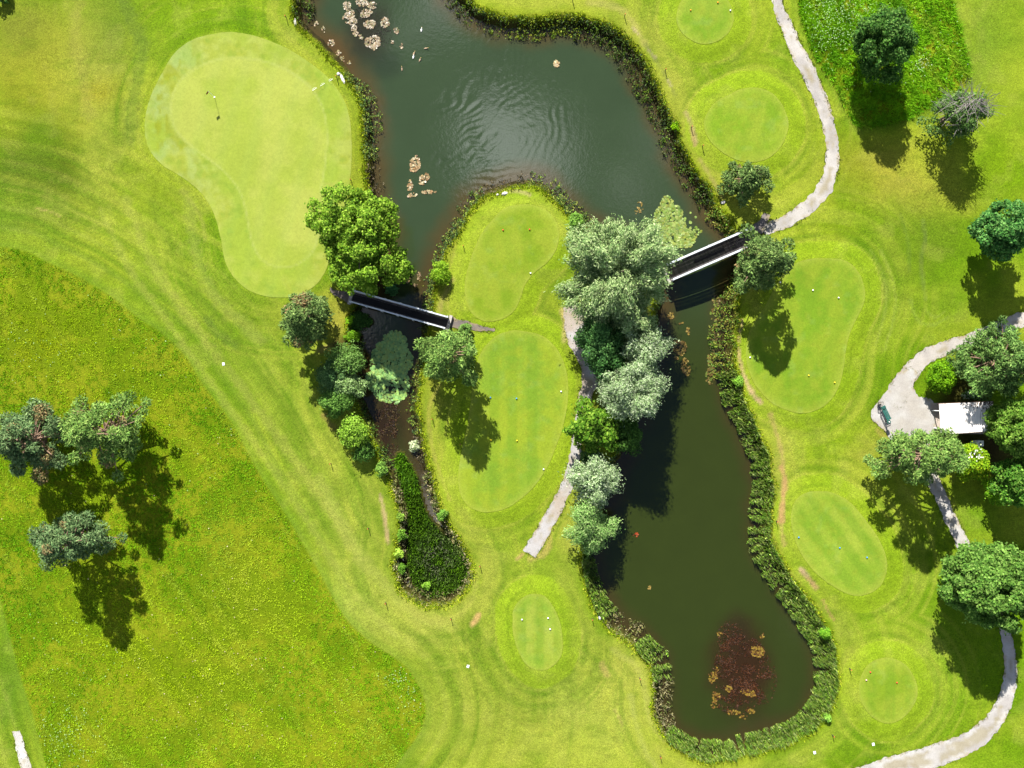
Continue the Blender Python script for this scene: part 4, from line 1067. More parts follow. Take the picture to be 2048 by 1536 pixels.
def pine(label, px, py, rx, ry, h, tn, seed, npad=70, pad=.85, dead=0.0, zmid=None, name="pine_tree", group=None, low=.14, dens=1.0, brown=((150,124,84),(128,116,74),(112,120,76))):
    rr = np.random.default_rng(seed)
    zm = zmid if zmid is not None else h * .55
    k = (HC - zm) / FPX
    t = tree_root(name, label, "tree", px, py, zm, group)
    RX, RY = rx * k, ry * k
    cen, rad, limbs = [], [], []
    for i in range(npad):
        f = low + (1 - low) * (i + rr.random()) / npad
        prof = (math.sin(math.pi * min(max((f - low) / (1 - low) * .78 + .24, 0), 1)) ** .75)
        a = i * 2.39996 + rr.normal() * .35
        q = prof * (0.35 + 0.65 * rr.random() ** .55) * (0.86 + 0.42 * (vnoise(math.cos(a) * 1.8 + seed, math.sin(a) * 1.8 + f * 2.2, seed) - .5) * 2 + (.25 if rr.random() < .08 else 0))
        p = np.array([math.cos(a) * RX * q, math.sin(a) * RY * q, f * h + rr.normal() * .2])
        cen.append(p); rad.append(pad * rr.uniform(.5, 1.05) * (1 - .2 * f))
    cen, rad = np.array(cen), np.array(rad)
    mb = MB(); ts = np.linspace(0, 1, 8)
    tp = np.array([[.18 * math.sin(5 * q + seed), .18 * math.cos(4 * q + seed), h * .97 * q - (.15 if q == 0 else 0)] for q in ts])
    mb.tube(tp, (.06 + h * .018) * (1.2 - 1.1 * ts).clip(.08), 8)
    obj("trunk", mb.build("trunk", M_PINEBARK, True), t)
    mb = MB()
    for p, q in zip(cen, rad):
        tz = np.clip((p[2] - .35 * np.hypot(p[0], p[1])) / (h * .97), .12, .96); i = tz * 7; j = min(int(i), 6)
        s = tp[j] * (1 - (i - j)) + tp[j + 1] * (i - j)
        m = (s * .45 + p * .55) + np.array([0, 0, .12])
        rr_ = .05 + .012 * np.linalg.norm(p - s)
        mb.tube([s, m, p], [rr_, rr_ * .7, rr_ * .3], 5, False)
    obj("branches", mb.build("branches", M_PINEBARK, True), t)
    # needle tufts: slim leaves radiating from each pad
    Ps, Ns, As, Cs = [], [], [], []
    tnc = np.array([cl(*q) for q in tn]); bnc = np.array([cl(*q) for q in brown])
    for p, q in zip(cen, rad):
        n = int(260 * q * q * dens) + 20
        d = shell(n, -.35); n = len(d)
        pos = p + d * (q * (.35 + .65 * R.random(n) ** .6))[:, None] * np.array([1, 1, .55])
        al = d + np.array([0, 0, .35]) + R.normal(size=(n, 3)) * .45
        Ps.append(pos); As.append(al); Ns.append(R.normal(size=(n, 3)) * .7 + d * .4 + np.array([0, 0, .7]))
        base = (bnc if R.random() < dead else tnc)
        Cs.append(base[R.integers(0, len(base), n)] * (1 + .10 * R.normal()) * (1 + .2 * R.normal(size=(n, 1))).clip(.5, 1.7))
    Ps, Ns, As, Cs = map(np.concatenate, (Ps, Ns, As, Cs)); n = len(Ps)
    V, Fc, Cc = leafquads(Ps, Ns, R.uniform(.25, .48, n), R.uniform(.08, .16, n), Cs, As)
    obj("crown", mesh("crown", V, Fc, Cc, False, M_NEEDLE), t)
    return t

MAPLE = ((106,142,30),(126,160,42),(90,126,26),(146,174,60),(78,114,24))
WILLOW = ((138,162,98),(158,178,114),(118,146,86),(176,190,134),(104,134,76))
SILVER = ((134,158,104),(156,174,126),(114,140,88),(172,184,146))
PINE_G = ((88,114,56),(104,130,66),(74,98,48),(122,142,78))
PINE_B = ((86,112,66),(102,126,78),(72,98,58),(118,138,88))
PINE_L = ((100,132,58),(118,148,68),(82,114,50),(134,158,80))
OAK = ((84,122,44),(102,140,54),(68,104,36),(122,154,70))
DARKG = ((54,92,30),(68,108,38),(44,78,26),(84,124,48))

broadleaf("broadleaf_tree", "big bright green leafy tree covering the left end of the left footbridge", 714, 482, 92, 108, 10.0, MAPLE, 3, nb=240, rb=.18, per=270, L=.28, W=.20, fill=.75, lump=.22,
          lobes=[(2,-40,94,72,.4,.5),(16,44,84,70,-.3,.4),(8,0,80,70,.2,.25)])
broadleaf("willow_tree", "huge silvery-green willow at the left end of the right footbridge", 1236, 552, 124, 112, 13.0, WILLOW, 5, nb=300, rb=.17, per=520, L=.34, W=.10, droop=.4, zc=6.6, rz=5.6, lump=.3, jit=.5, spray=.55,
          lobes=[(-30,-46,92,66,.6,.34),(50,-24,72,86,.2,.3),(-10,34,112,76,-.6,.4)])
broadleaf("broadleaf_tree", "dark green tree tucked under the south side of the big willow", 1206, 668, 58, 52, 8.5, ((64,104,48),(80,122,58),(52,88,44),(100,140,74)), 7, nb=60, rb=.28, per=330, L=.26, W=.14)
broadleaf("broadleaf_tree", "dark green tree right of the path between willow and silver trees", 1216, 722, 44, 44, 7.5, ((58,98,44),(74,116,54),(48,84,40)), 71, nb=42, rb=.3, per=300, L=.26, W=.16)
broadleaf("broadleaf_tree", "small silvery tree directly below the big willow beside the water", 1288, 696, 60, 52, 8.5, SILVER, 8, nb=60, rb=.27, per=400, L=.28, W=.11, droop=.2, spray=.35)
broadleaf("broadleaf_tree", "large silver-leaved tree above the round bright green tree", 1262, 784, 84, 64, 9.5, SILVER, 9, nb=80, rb=.24, per=420, L=.28, W=.11, droop=.2, spray=.35)
broadleaf("broadleaf_tree", "round bright green leafy tree overhanging the grey middle path", 1186, 853, 52, 56, 7.0, ((82,122,26),(104,142,36),(68,106,22),(130,160,54)), 10, nb=62, rb=.27, per=260, L=.36, W=.28)
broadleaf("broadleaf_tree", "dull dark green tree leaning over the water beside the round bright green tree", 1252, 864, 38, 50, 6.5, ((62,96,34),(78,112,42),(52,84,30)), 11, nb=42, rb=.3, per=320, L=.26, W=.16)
broadleaf("broadleaf_tree", "pale silver shrub tree left of the dark water, below the round bright green tree", 1190, 964, 52, 60, 6.0, SILVER, 12, nb=56, rb=.27, per=400, L=.28, W=.11, droop=.2, spray=.35)
broadleaf("willow_tree", "small grey-green willow at the end of the row beside the lower pond", 1181, 1056, 50, 52, 5.0, ((112,150,72),(134,168,90),(94,130,62),(156,180,110)), 13, nb=52, rb=.27, per=400, L=.28, W=.11, droop=.2, spray=.35)
broadleaf("hedge_shrub", "dark low shrub behind the silver shrub tree at the path", 1185, 915, 30, 18, 2.4, ((70,104,50),(90,122,62)), 14, nb=26, rb=.35, per=260, cat="shrub")

broadleaf("broadleaf_tree", "grey-green tree squeezed between the big willow and the small silvery tree", 1262, 650, 50, 40, 8.0, WILLOW, 15, nb=80, rb=.24, per=360, L=.28, W=.11, droop=.3, spray=.4)
pine("grey-green pine standing left of the left footbridge", 609, 640, 56, 52, 9.0, PINE_G, 21, npad=78, pad=.9, dead=.05)
pine("pine between the left footbridge and the long oval tee", 898, 712, 66, 48, 9.8, PINE_L, 22, npad=84, pad=.95, dead=.02, dens=.85)
pine("pine at the right end of the right footbridge", 1526, 524, 62, 60, 9.8, PINE_G, 23, npad=82, pad=.9, dead=.02)
pine("small pine between the round tee and the right footbridge", 1490, 358, 45, 46, 5.5, PINE_G, 24, npad=52, pad=.8, dead=.04)
pine("bluish pine cut off by the left edge of the photo", 52, 880, 72, 72, 9.4, PINE_B, 25, npad=88, pad=1.0, dead=.08)
pine("widest pine of the left group, with bare branches inside", 200, 864, 98, 76, 11.0, PINE_L, 26, npad=92, pad=.95, dead=.07, dens=.8)
pine("lowest pine of the left group, with brown dead twigs", 140, 1082, 78, 52, 10.0, PINE_B, 27, npad=74, pad=.9, dead=.10)
pine("wide pine below the gravel yard, over the path", 1842, 910, 84, 58, 10.5, PINE_L, 28, npad=96, pad=.95, dead=.0)
pine("large feathery pine at the right edge above the shelter", 2006, 722, 82, 68, 9.0, ((86,118,54),(102,134,64),(70,100,46),(120,148,76)), 29, npad=110, pad=1.0, dead=.02)

broadleaf("broadleaf_tree", "dark round tree standing in the weedy rough patch, upper right", 1765, 90, 60, 68, 9.0, ((54,94,30),(70,110,38),(44,80,28),(100,134,60)), 31, nb=150, rb=.19, per=320, fill=.7, lump=.25, L=.28, W=.18)
broadleaf("broadleaf_tree", "dark green tree cut off by the right edge above the path", 2004, 462, 64, 52, 9.0, ((62,112,46),(82,132,58),(48,92,40),(108,152,76)), 32, nb=150, rb=.19, per=290, fill=.7, lump=.25, L=.30, W=.22)
broadleaf("broadleaf_tree", "big round deciduous tree at the lower right edge", 1976, 1166, 92, 86, 10.5, OAK, 33, nb=240, rb=.16, per=300, fill=.75, lump=.22, L=.30, W=.22)
broadleaf("broadleaf_tree", "tall green tree at the right edge beside the shelter roof", 2040, 850, 60, 70, 9.0, ((84,120,34),(104,140,46),(68,104,28),(128,158,64)), 34, nb=150, rb=.19, per=300, fill=.7, L=.30, W=.2)
broadleaf("broadleaf_tree", "dark green tree at the right edge below the shelter", 2036, 965, 54, 60, 7.0, ((66,112,30),(88,134,40),(52,94,26),(112,150,56)), 35, nb=66, rb=.26, per=300, L=.30, W=.2)
broadleaf("round_shrub", "vivid green rounded shrub beside the path bend above the shelter", 1884, 754, 31, 37, 3.6, ((100,146,14),(122,166,22),(80,126,12)), 36, nb=44, rb=.3, per=330, L=.24, W=.16, cat="shrub", zc=1.7, rz=1.7, lump=.1, fill=.8)
broadleaf("round_shrub", "yellow-green shrub with white blossoms below the shelter", 1941, 926, 40, 40, 4.0, ((108,148,16),(130,166,30),(88,130,12),(148,166,28)), 37, nb=52, rb=.28, per=330, L=.24, W=.16, cat="shrub", zc=1.9, rz=1.9, lump=.1, fill=.8)
broadleaf("round_shrub", "smaller round green shrub below the blossoming shrub at the right edge", 1996, 978, 30, 32, 3.2, ((110,160,20),(136,180,40),(86,136,16)), 38, nb=40, rb=.3, per=330, L=.24, W=.16, cat="shrub", zc=1.5, rz=1.5, lump=.1, fill=.8)
broadleaf("shrub", "dark shrub just entering the top left corner", 2, -12, 22, 18, 1.6, DARKG, 39, nb=24, rb=.3, per=260, cat="shrub")

# half-bare tree with grey dead twigs
t = broadleaf("dying_tree", "half-bare tree with grey dead twigs beside the weedy rough patch", 1914, 224, 66, 54, 7.6, ((78,112,44),(98,130,58),(62,94,40),(120,146,80)), 41, nb=90, rb=.21, per=190, L=.26, W=.16, zc=3.6, rz=3.4)
mb = MB(); rr = np.random.default_rng(5)
for i in range(150):
    a = rr.random() * math.tau; f = rr.uniform(.25, 1.0)
    p = np.array([math.cos(a) * 3.2 * f + (.5 if i % 2 else 0), math.sin(a) * 2.5 * f, 4.2 + 3.6 * (1 - f * f * .7) * rr.uniform(.6, 1)])
    d = np.array([math.cos(a + rr.normal() * .4), math.sin(a + rr.normal() * .4), rr.uniform(.0, .7)]) * rr.uniform(.6, 1.5)
    s = p - d; mb.tube([s, (s + p) / 2 + rr.normal(size=3) * .06, p + d * .3], [.035, .022, .008], 3, False)
obj("dead_twigs", mb.build("dead_twigs", M_TWIG), t)["kind"] = "stuff"

SHR = [(690,726,34,28,3.4,((92,128,52),(120,152,76),(76,108,44)),"shrub on the creek bank right of the left pine"),
 (668,752,28,32,3.4,((76,108,56),(98,128,74),(60,92,48)),"grey-green shrub left of the creek below the left pine"),
 (694,770,32,24,3.0,((132,160,92),(154,178,116),(108,138,72)),"pale shrub beside the left end of the shaded lily raft"),
 (672,798,34,26,3.2,((88,128,48),(110,148,62),(72,108,40)),"dark green shrub at the lower end of the creek bushes"),
 (708,866,27,30,3.0,((122,160,42),(146,180,64),(98,136,34)),"yellow-green bush alone on the left creek bank"),
 (728,900,18,22,2.0,((72,110,40),(92,126,52)),"low dark bush below the yellow-green creek bush"),
 (826,893,15,13,1.2,((176,186,140),(196,202,166),(146,164,104)),"small cream-coloured bush on the right creek bank"),
 (883,545,24,25,1.6,((120,160,24),(150,182,50),(84,124,18)),"spiky bright green clump on the left side of the spit"),
 (884,1032,12,14,1.2,((96,138,46),(118,158,60)),"small green bush on the right bank of the sedge marsh"),
 (803,1070,11,17,1.2,((92,134,36),(116,156,50)),"dark small bush on the left bank of the sedge marsh"),
 (800,1034,9,9,.9,((110,146,44),(136,164,66)),"tiny bush above the small bush on the left marsh bank"),
 (797,1108,10,10,.9,((142,176,50),(160,190,70)),"tiny lime bush on the lower left marsh bank"),
 (852,1176,10,10,1.0,((112,156,40),(136,176,60)),"small round bush at the foot of the sedge marsh"),
 (800,1140,12,12,.9,((84,126,34),(104,146,44)),"tiny dark bush below the lime bush at the marsh"),
 (762,938,14,13,1.2,((96,134,46),(120,156,66)),"small bush on the left creek bank above the brown weeds"),
 (700,640,12,10,1.4,((112,162,20),(136,180,30)),"bright little shrub beside the left end of the left footbridge"),
 (703,672,16,14,1.6,((104,148,24),(90,130,22)),"second bright shrub below the left end of the left footbridge"),
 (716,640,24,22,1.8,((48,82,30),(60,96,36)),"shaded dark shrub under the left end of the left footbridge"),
 (1654,1270,13,14,1.4,((108,160,34),(132,178,50),(88,138,28)),"leafy green bush in the rushes at the lower right pond bank"),
 (1656,1436,9,9,.8,((128,176,60),(150,190,80)),"small light green bush at the lower right end of the rushes"),
 (1152,440,18,18,1.6,((104,146,50),(126,164,68)),"green bush on the bank left of the big willow top"),
 (930,660,16,14,1.5,((92,128,50),(116,148,72)),"small green bush at the right end of the left footbridge"),
 (1352,252,8,15,1.0,((132,176,10),(104,152,8)),"lime green weed clump on the right bank of the upper pond"),
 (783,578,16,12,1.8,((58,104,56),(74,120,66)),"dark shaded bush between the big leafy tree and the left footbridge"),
 (1478,762,12,14,1.2,((110,156,40),(130,172,60)),"bright bush in the rushes beside the worn track"),
 (1900,898,18,16,2.2,((164,176,24),(186,190,40)),"yellow flowering bush between the wide pine and the blossoming shrub"),
 (1946,790,26,12,2.4,((60,96,36),(78,112,48),(150,170,140)),"dark mixed shrub behind the shelter roof"),
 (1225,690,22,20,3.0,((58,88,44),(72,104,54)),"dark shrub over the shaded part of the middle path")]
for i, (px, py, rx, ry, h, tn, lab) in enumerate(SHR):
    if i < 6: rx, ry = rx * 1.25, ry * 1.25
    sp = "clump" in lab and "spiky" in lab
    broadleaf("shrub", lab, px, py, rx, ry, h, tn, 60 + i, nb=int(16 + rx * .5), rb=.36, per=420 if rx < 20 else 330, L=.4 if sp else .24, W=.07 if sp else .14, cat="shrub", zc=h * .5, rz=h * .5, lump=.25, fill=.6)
# white blossoms on the shelter shrub
for o in list(COL.objects):
    if o.get("label") == "yellow-green shrub with white blossoms below the shelter":
        n = 26; a = R.normal(size=(n, 3)) * np.array([.55, .35, .15]) + np.array([-.3, .9, 3.6])
        obj("blossoms", mesh("blossoms", *leafquads(a, np.column_stack([R.normal(size=(n, 2)) * .3, np.ones(n)]), R.uniform(.12, .24, n), R.uniform(.1, .2, n), tones(n, (240, 240, 226), (220, 226, 190))), False, M_PAD), o)["kind"] = "stuff"
        break

# ------------------------------------------------------------------ footbridges
def bridge(label, rail_a, rail_b, zr, camber, mat_rng, mat_w, white_w, sill_end):
    """rail_a / rail_b: plan ends of the two top rails (seen at height zr)"""
    A = np.array([P(*p, zr) for p in rail_a]).reshape(2, 2); B = np.array([P(*p, zr) for p in rail_b]).reshape(2, 2)
    p0, p1 = (A[0] + B[0]) / 2, (A[1] + B[1]) / 2
    L = np.linalg.norm(p1 - p0); d = (p1 - p0) / L; mid = (p0 + p1) / 2
    ang = math.atan2(d[1], d[0])
    width = abs((A[0] - B[0]) @ np.array([-d[1], d[0]]))
    deck = zr - 1.05
    t = obj("footbridge", None, loc=(mid[0], mid[1], deck), rz=ang, label=label, cat="bridge")
    arch = lambda x: camber * (1 - (2 * x / L) ** 2)
    hw = width / 2
    n = int(L / 0.16)
    me_ = [MB().box((-.07, -hw - .04, -.05), (.07, hw + .04, 0), .008).build("plank", m_) for m_ in PLANKS]
    for i in range(n):
        x = -L / 2 + (i + .5) * L / n
        o = obj("plank", me_[int(R.integers(0, 3))], t, (x, R.normal() * .006, arch(x) + R.normal() * .003))
        o.rotation_euler = (0, -math.atan(-8 * camber * x / L ** 2), R.normal() * .004)
    seg = np.linspace(-L / 2, L / 2, 17)
    def along(x0, x1, yy, zz, w, h, name, mat, bev=.01):
        s = seg[(seg >= x0 - 1e-6) & (seg <= x1 + 1e-6)]; s = np.unique(np.r_[x0, s, x1]); mb = MB(); V = []; Fq = []
        for x in s:
            z = arch(x) + zz
            V += [(x, yy - w / 2, z - h), (x, yy + w / 2, z - h), (x, yy + w / 2, z - bev), (x, yy + w / 2 - bev, z), (x, yy - w / 2 + bev, z), (x, yy - w / 2, z - bev)]
        for i in range(len(s) - 1):
            for k in range(6): Fq.append((i * 6 + k, i * 6 + (k + 1) % 6, (i + 1) * 6 + (k + 1) % 6, (i + 1) * 6 + k))
        Fq += [tuple(range(6))[::-1], tuple((len(s) - 1) * 6 + k for k in range(6))]
        mb.add(V, Fq); return obj(name, mb.build(name, mat), t)
    post = MB().box((-.045, -.045, -.25), (.045, .045, 1.02)).build("post", M_RAIL)
    for s in (-1, 1):
        y = s * hw
        along(-L / 2, L / 2, y, 1.06, white_w, .05, "top_rail", M_RAIL)
        for zb in (.95, .66, .37):
            along(-L / 2, L / 2, y + s * .02, zb, .03, .26, "side_board", M_SILL)
        along(-L / 2, L / 2, y - s * .06, .10, .07, .08, "kick_board", M_SILL)
        along(-L / 2 - .3, L / 2 + .3, s * (hw - .22), -.055, .16, .34, "beam", M_STEEL)
        for k in range(7):
            x = -L / 2 + .08 + k * (L - .16) / 6
            obj("post", post, t, (x, y + s * .085, arch(x)))
    along(max(mat_rng[0], -.5) * L, min(mat_rng[1], .5) * L, -.02, .022, mat_w, .018, "rubber_mat", M_MAT, .004)
    for e_ in sill_end:
        obj("sill", MB().box((-.16, -hw - .28, -.5), (.16, hw + .3, .03), .02).build("sill", M_SILL), t, (e_ * (L / 2 + .18), 0, 0))
    return t
bridge("narrow footbridge with white rails and a full-length dark mat, left of the spit", [(705, 580.5), (896, 634)], [(699, 602.5), (890, 656.5)], 1.45, .10, (-.5, .5), .62, .14, (-1, 1))
bridge("wider arched footbridge with white rails on the right, between willow and pine", [(1332, 530), (1505, 456)], [(1346, 559), (1515, 485)], 1.6, .30, (-.20, .16), .34, .19, (-1, 1))

# ------------------------------------------------------------------ shelter, bench and small things
def at(px, py, z=0.0, dz=0.0):
    x, y = P(px, py, z); return np.array([float(x), float(y), float(hz(x, y)) + dz])

ZR = 2.45
rc = np.array([P(px, py, ZR) for px, py in ((1877, 808), (1988, 803), (1985, 862), (1881, 869))]).reshape(4, 2)
sc = rc.mean(0); sz = float(hz(*sc))
sh = obj("shelter", None, loc=(sc[0], sc[1], sz), label="small shelter with a white sheet roof beside the gravel yard", cat="shelter")
q = rc - sc
hx0, hx1 = q[:, 0].min(), q[:, 0].max(); hy0, hy1 = q[:, 1].min(), q[:, 1].max()
npn = 9
def bil(uu, vv):
    return (q[0] * (1 - uu) + q[1] * uu) * (1 - vv) + (q[3] * (1 - uu) + q[2] * uu) * vv
for i in range(npn):            # roof sheets, each with standing ribs, falling to the right
    mb = MB(); u0, u1 = i / npn + .004, (i + 1) / npn - .004
    zf = lambda uu: ZR + .12 - .22 * uu
    prof = [(u0, 0), (u0 + .006, .035), (u0 + .018, .035), (u0 + .024, .0), (u1, 0)]
    V = []
    for uu, dz in prof:
        for vv in (0, 1):
            p = bil(uu, vv); V.append((p[0], p[1], zf(uu) + dz))
    m = len(V)
    V += [(x, y, z - .03) for x, y, z in V]
    Fq = [(2 * k, 2 * k + 1, 2 * k + 3, 2 * k + 2) for k in range(4)] + [(m + 2 * k + 2, m + 2 * k + 3, m + 2 * k + 1, m + 2 * k) for k in range(4)]
    Fq += [(2 * k, 2 * k + 2, m + 2 * k + 2, m + 2 * k) for k in range(4)] + [(2 * k + 1, m + 2 * k + 1, m + 2 * k + 3, 2 * k + 3) for k in range(4)] + [(0, m, m + 1, 1), (8, 9, m + 9, m + 8)]
    mb.add(V, Fq)
    obj("roof_sheet", mb.build("roof_sheet", M_ROOF), sh)
for vv, nm in ((0, "fascia"), (1, "fascia")):
    a, b = bil(0, vv), bil(1, vv); s = 1 if vv == 0 else -1
    mb = MB(); mb.add([(a[0], a[1] + .01 * s, ZR - .10), (b[0], b[1] + .01 * s, ZR - .30), (b[0], b[1] + .01 * s, ZR - .13), (a[0], a[1] + .01 * s, ZR + .08),
                       (a[0], a[1] + .05 * s, ZR - .10), (b[0], b[1] + .05 * s, ZR - .30), (b[0], b[1] + .05 * s, ZR - .13), (a[0], a[1] + .05 * s, ZR + .08)],
                      [(0, 1, 2, 3), (7, 6, 5, 4), (0, 4, 5, 1), (1, 5, 6, 2), (2, 6, 7, 3), (3, 7, 4, 0)])
    obj(nm, mb.build(nm, M_WOOD), sh)
wt = ZR - .32
n = 170; uu = 1 - np.abs(R.normal(size=n)) * .22; vv = np.abs(R.normal(size=n)) * .14
k = (uu > .02) & (vv < .95); uu, vv = uu[k], vv[k]; pts = np.array([bil(a, b) for a, b in zip(uu, vv)]); n = len(pts)
obj("leaf_litter", mesh("leaf_litter", *leafquads(np.column_stack([pts, ZR + .135 - .22 * uu + R.random(n) * .03]), np.column_stack([R.normal(size=(n, 2)) * .2, np.ones(n)]), R.uniform(.08, .2, n), R.uniform(.05, .12, n), tones(n, (110, 80, 50), (80, 62, 40), (140, 110, 70), f=c)), False, M_PAD), sh)["kind"] = "stuff"
for (x0, y0, x1, y1) in ((hx0 + .9, hy1 - .35, hx1 - .25, hy1 - .27), (hx0 + .9, hy0 + .27, hx1 - .25, hy0 + .35)):
    nb = 16
    for i in range(nb):         # wall boards
        a, b = x0 + (x1 - x0) * i / nb, x0 + (x1 - x0) * (i + 1) / nb - .012
        obj("wall_board", MB().box((a, y0, 0), (b, y1, wt + R.normal() * .004)).build("wall_board", M_WOOD), sh)
for i in range(10):
    a = hy0 + .36 + (hy1 - hy0 - .72) * i / 10; b = hy0 + .36 + (hy1 - hy0 - .72) * (i + 1) / 10 - .012
    obj("wall_board", MB().box((hx1 - .33, a, 0), (hx1 - .25, b, wt)).build("wall_board", M_WOOD), sh)
for py in (821, 856):
    p = at(1865 if py < 840 else 1868, py); l = p[:2] - sc
    obj("post", MB().tube([(l[0], l[1], -.05), (l[0], l[1], ZR + .02)], .05, 8).build("post", M_WHITE), sh)
    obj("roof_beam", MB().box((l[0] - .05, l[1] - .04, ZR - .02), (hx0 + .6, l[1] + .04, ZR + .07)).build("roof_beam", M_WHITE), sh)
obj("seat", MB().box((hx1 - .95, hy0 + .4, .42), (hx1 - .4, hy1 - .4, .47), .01).build("seat", M_WOOD), sh)
for yy in (hy0 + .6, hy1 - .6):
    obj("seat_leg", MB().box((hx1 - .8, yy - .04, 0), (hx1 - .5, yy + .04, .42)).build("seat_leg", M_WOOD), sh)
f0 = at(1861, 806); f1 = at(1970, 868)
obj("floor_slab", MB().box((f0[0] - sc[0], f1[1] - sc[1], -.06), (f1[0] - sc[0], f0[1] - sc[1], .07), .015).build("floor_slab", M_SLAB), sh)

# bench
b0, b1 = at(1758, 814), at(1771, 841)
bm = (b0 + b1) / 2; ba = math.atan2(b1[1] - b0[1], b1[0] - b0[0]); bl = float(np.linalg.norm((b1 - b0)[:2]))
be = obj("bench", None, loc=(bm[0], bm[1], float(hz(bm[0], bm[1])) + .055), rz=ba, label="green slatted bench on the gravel yard", cat="bench")
for i in range(4):
    obj("seat_slat", MB().box((-bl / 2, .0 + i * .115, .42), (bl / 2, .10 + i * .115, .455), .006).build("seat_slat", M_BENCH), be)
for i in range(3):
    y = -.05 - i * .035; z = .55 + i * .13
    obj("back_slat", MB().box((-bl / 2, y - .03, z), (bl / 2, y, z + .10)).build("back_slat", M_BENCH), be)
for sx in (-1, 1):
    x = sx * (bl / 2 - .12)
    mb = MB(); mb.tube([(x, .40, 0), (x, .40, .42)], .03, 6); mb.tube([(x, -.02, 0), (x, -.03, .45), (x, -.14, .95)], .03, 6); mb.tube([(x, -.03, .42), (x, .44, .42)], .025, 6)
    obj("leg_frame", mb.build("leg_frame", M_DARK), be)
    obj("armrest", MB().tube([(x, .42, .42), (x, .42, .64), (x, -.07, .66)], .03, 6).build("armrest", M_BENCH), be)

def small(name, label, cat, px, py, group=None, z=0.0):
    p = at(px, py); return obj(name, None, loc=(p[0], p[1], p[2] + z), label=label, cat=cat, group=group)
t = small("ball_washer", "dark green ball washer at the lower end of the bench", "ball washer", 1770, 843, z=.055)
obj("post", MB().tube([(0, 0, 0), (0, 0, .85)], .045, 8).build("post", M_DARK), t)
obj("basin", MB().lathe([(.10, .82), (.17, .88), (.19, 1.05), (.17, 1.08), (.12, 1.06), (.1, .95)], 12).build("basin", M_BENCH, True), t)
obj("cap", MB().lathe([(.05, 1.0), (.06, 1.16), (.03, 1.2)], 10).build("cap", M_WHITE, True), t)
t = small("waste_basket", "open dark wire basket with pale inside at the upper end of the bench", "basket", 1756, 807, z=.055)
obj("rim", MB().tube([(-.22, -.16, .72), (.22, -.16, .72), (.22, .16, .72), (-.22, .16, .72), (-.22, -.16, .72)], .03, 6).build("rim", M_DARK), t)
mb = MB()
for k in range(14):
    f = k / 14; x, y = ((-.22 + .44 * f * 2, -.16) if f < .5 else (.22 - .44 * (f - .5) * 2, .16))
    mb.tube([(x, y, .72), (x * .75, y * .75, .2)], .012, 4)
mb.tube([(0, 0, 0), (0, 0, .22)], .04, 6)
obj("wire_cage", mb.build("wire_cage", M_DARK), t)
obj("liner", MB().box((-.15, -.11, .2), (.15, .11, .5), .02).build("liner", M_SLAB), t)
t = small("utility_box", "white box with a dark round cap in the shade behind the shelter", "box", 1953, 886)
obj("body", MB().box((-.36, -.28, 0), (.36, .28, .85), .05).build("body", M_WHITE), t)
obj("cap", MB().lathe([(.11, .85), (.11, .90), (.07, .92)], 10).build("cap", M_DARK), t)
obj("side_tank", MB().box((-.62, -.2, 0), (-.37, .2, .6), .05).build("side_tank", plain_mat("pale_blue_plastic", (.45, .58, .62), .5, .1)), t)
BASES.append((0, 0))

# flag
t = small("flagstick", "flagstick with a small dark red flag on the putting green", "flagstick", 430.5, 195.5, z=.03)
obj("pole", MB().tube([(0, 0, 0), (0, 0, 1.95)], [.022, .016], 6).build("pole", M_WHITE), t)
mb = MB(); V = []
for i in range(6):
    f = i / 5; V += [(-.02 - .26 * f, .05 * math.sin(f * 5) - .2 * f, 1.93 - .05 * f), (-.02 - .26 * f, .05 * math.sin(f * 5 + .4) - .2 * f, 1.70 - .1 * f)]
V2 = [(x, y + .012, z) for x, y, z in V]
mb.add(V + V2, [(2 * i, 2 * i + 1, 2 * i + 3, 2 * i + 2) for i in range(5)] + [(12 + 2 * i + 2, 12 + 2 * i + 3, 12 + 2 * i + 1, 12 + 2 * i) for i in range(5)])
obj("flag", mb.build("flag", plain_mat("red_flag_cloth", (.16, .008, .018), .8, .2)), t)
obj("cup", MB().lathe([(.075, -.01), (.075, .008), (.05, .008)], 10).build("cup", M_WHITE), t)

# practice hoops on the green
for i, (px, py, w) in enumerate(((630, 180, "lowest"), (646, 171, "middle"), (662, 162, "uppermost"))):
    t = small("hoop", f"{w} of the three small white hoops on the putting green", "hoop", px, py, "white hoops on the green", .03)
    t.rotation_euler = (0, 0, math.radians(32))
    obj("arch", MB().tube([(-.24 * math.cos(a), 0, .42 * math.sin(a)) for a in np.linspace(0, math.pi, 11)], .009, 5).build("arch", M_WHITE), t)
    obj("foot_bar", MB().box((-.27, -.011, 0), (.27, .011, .02)).build("foot_bar", M_WHITE), t)

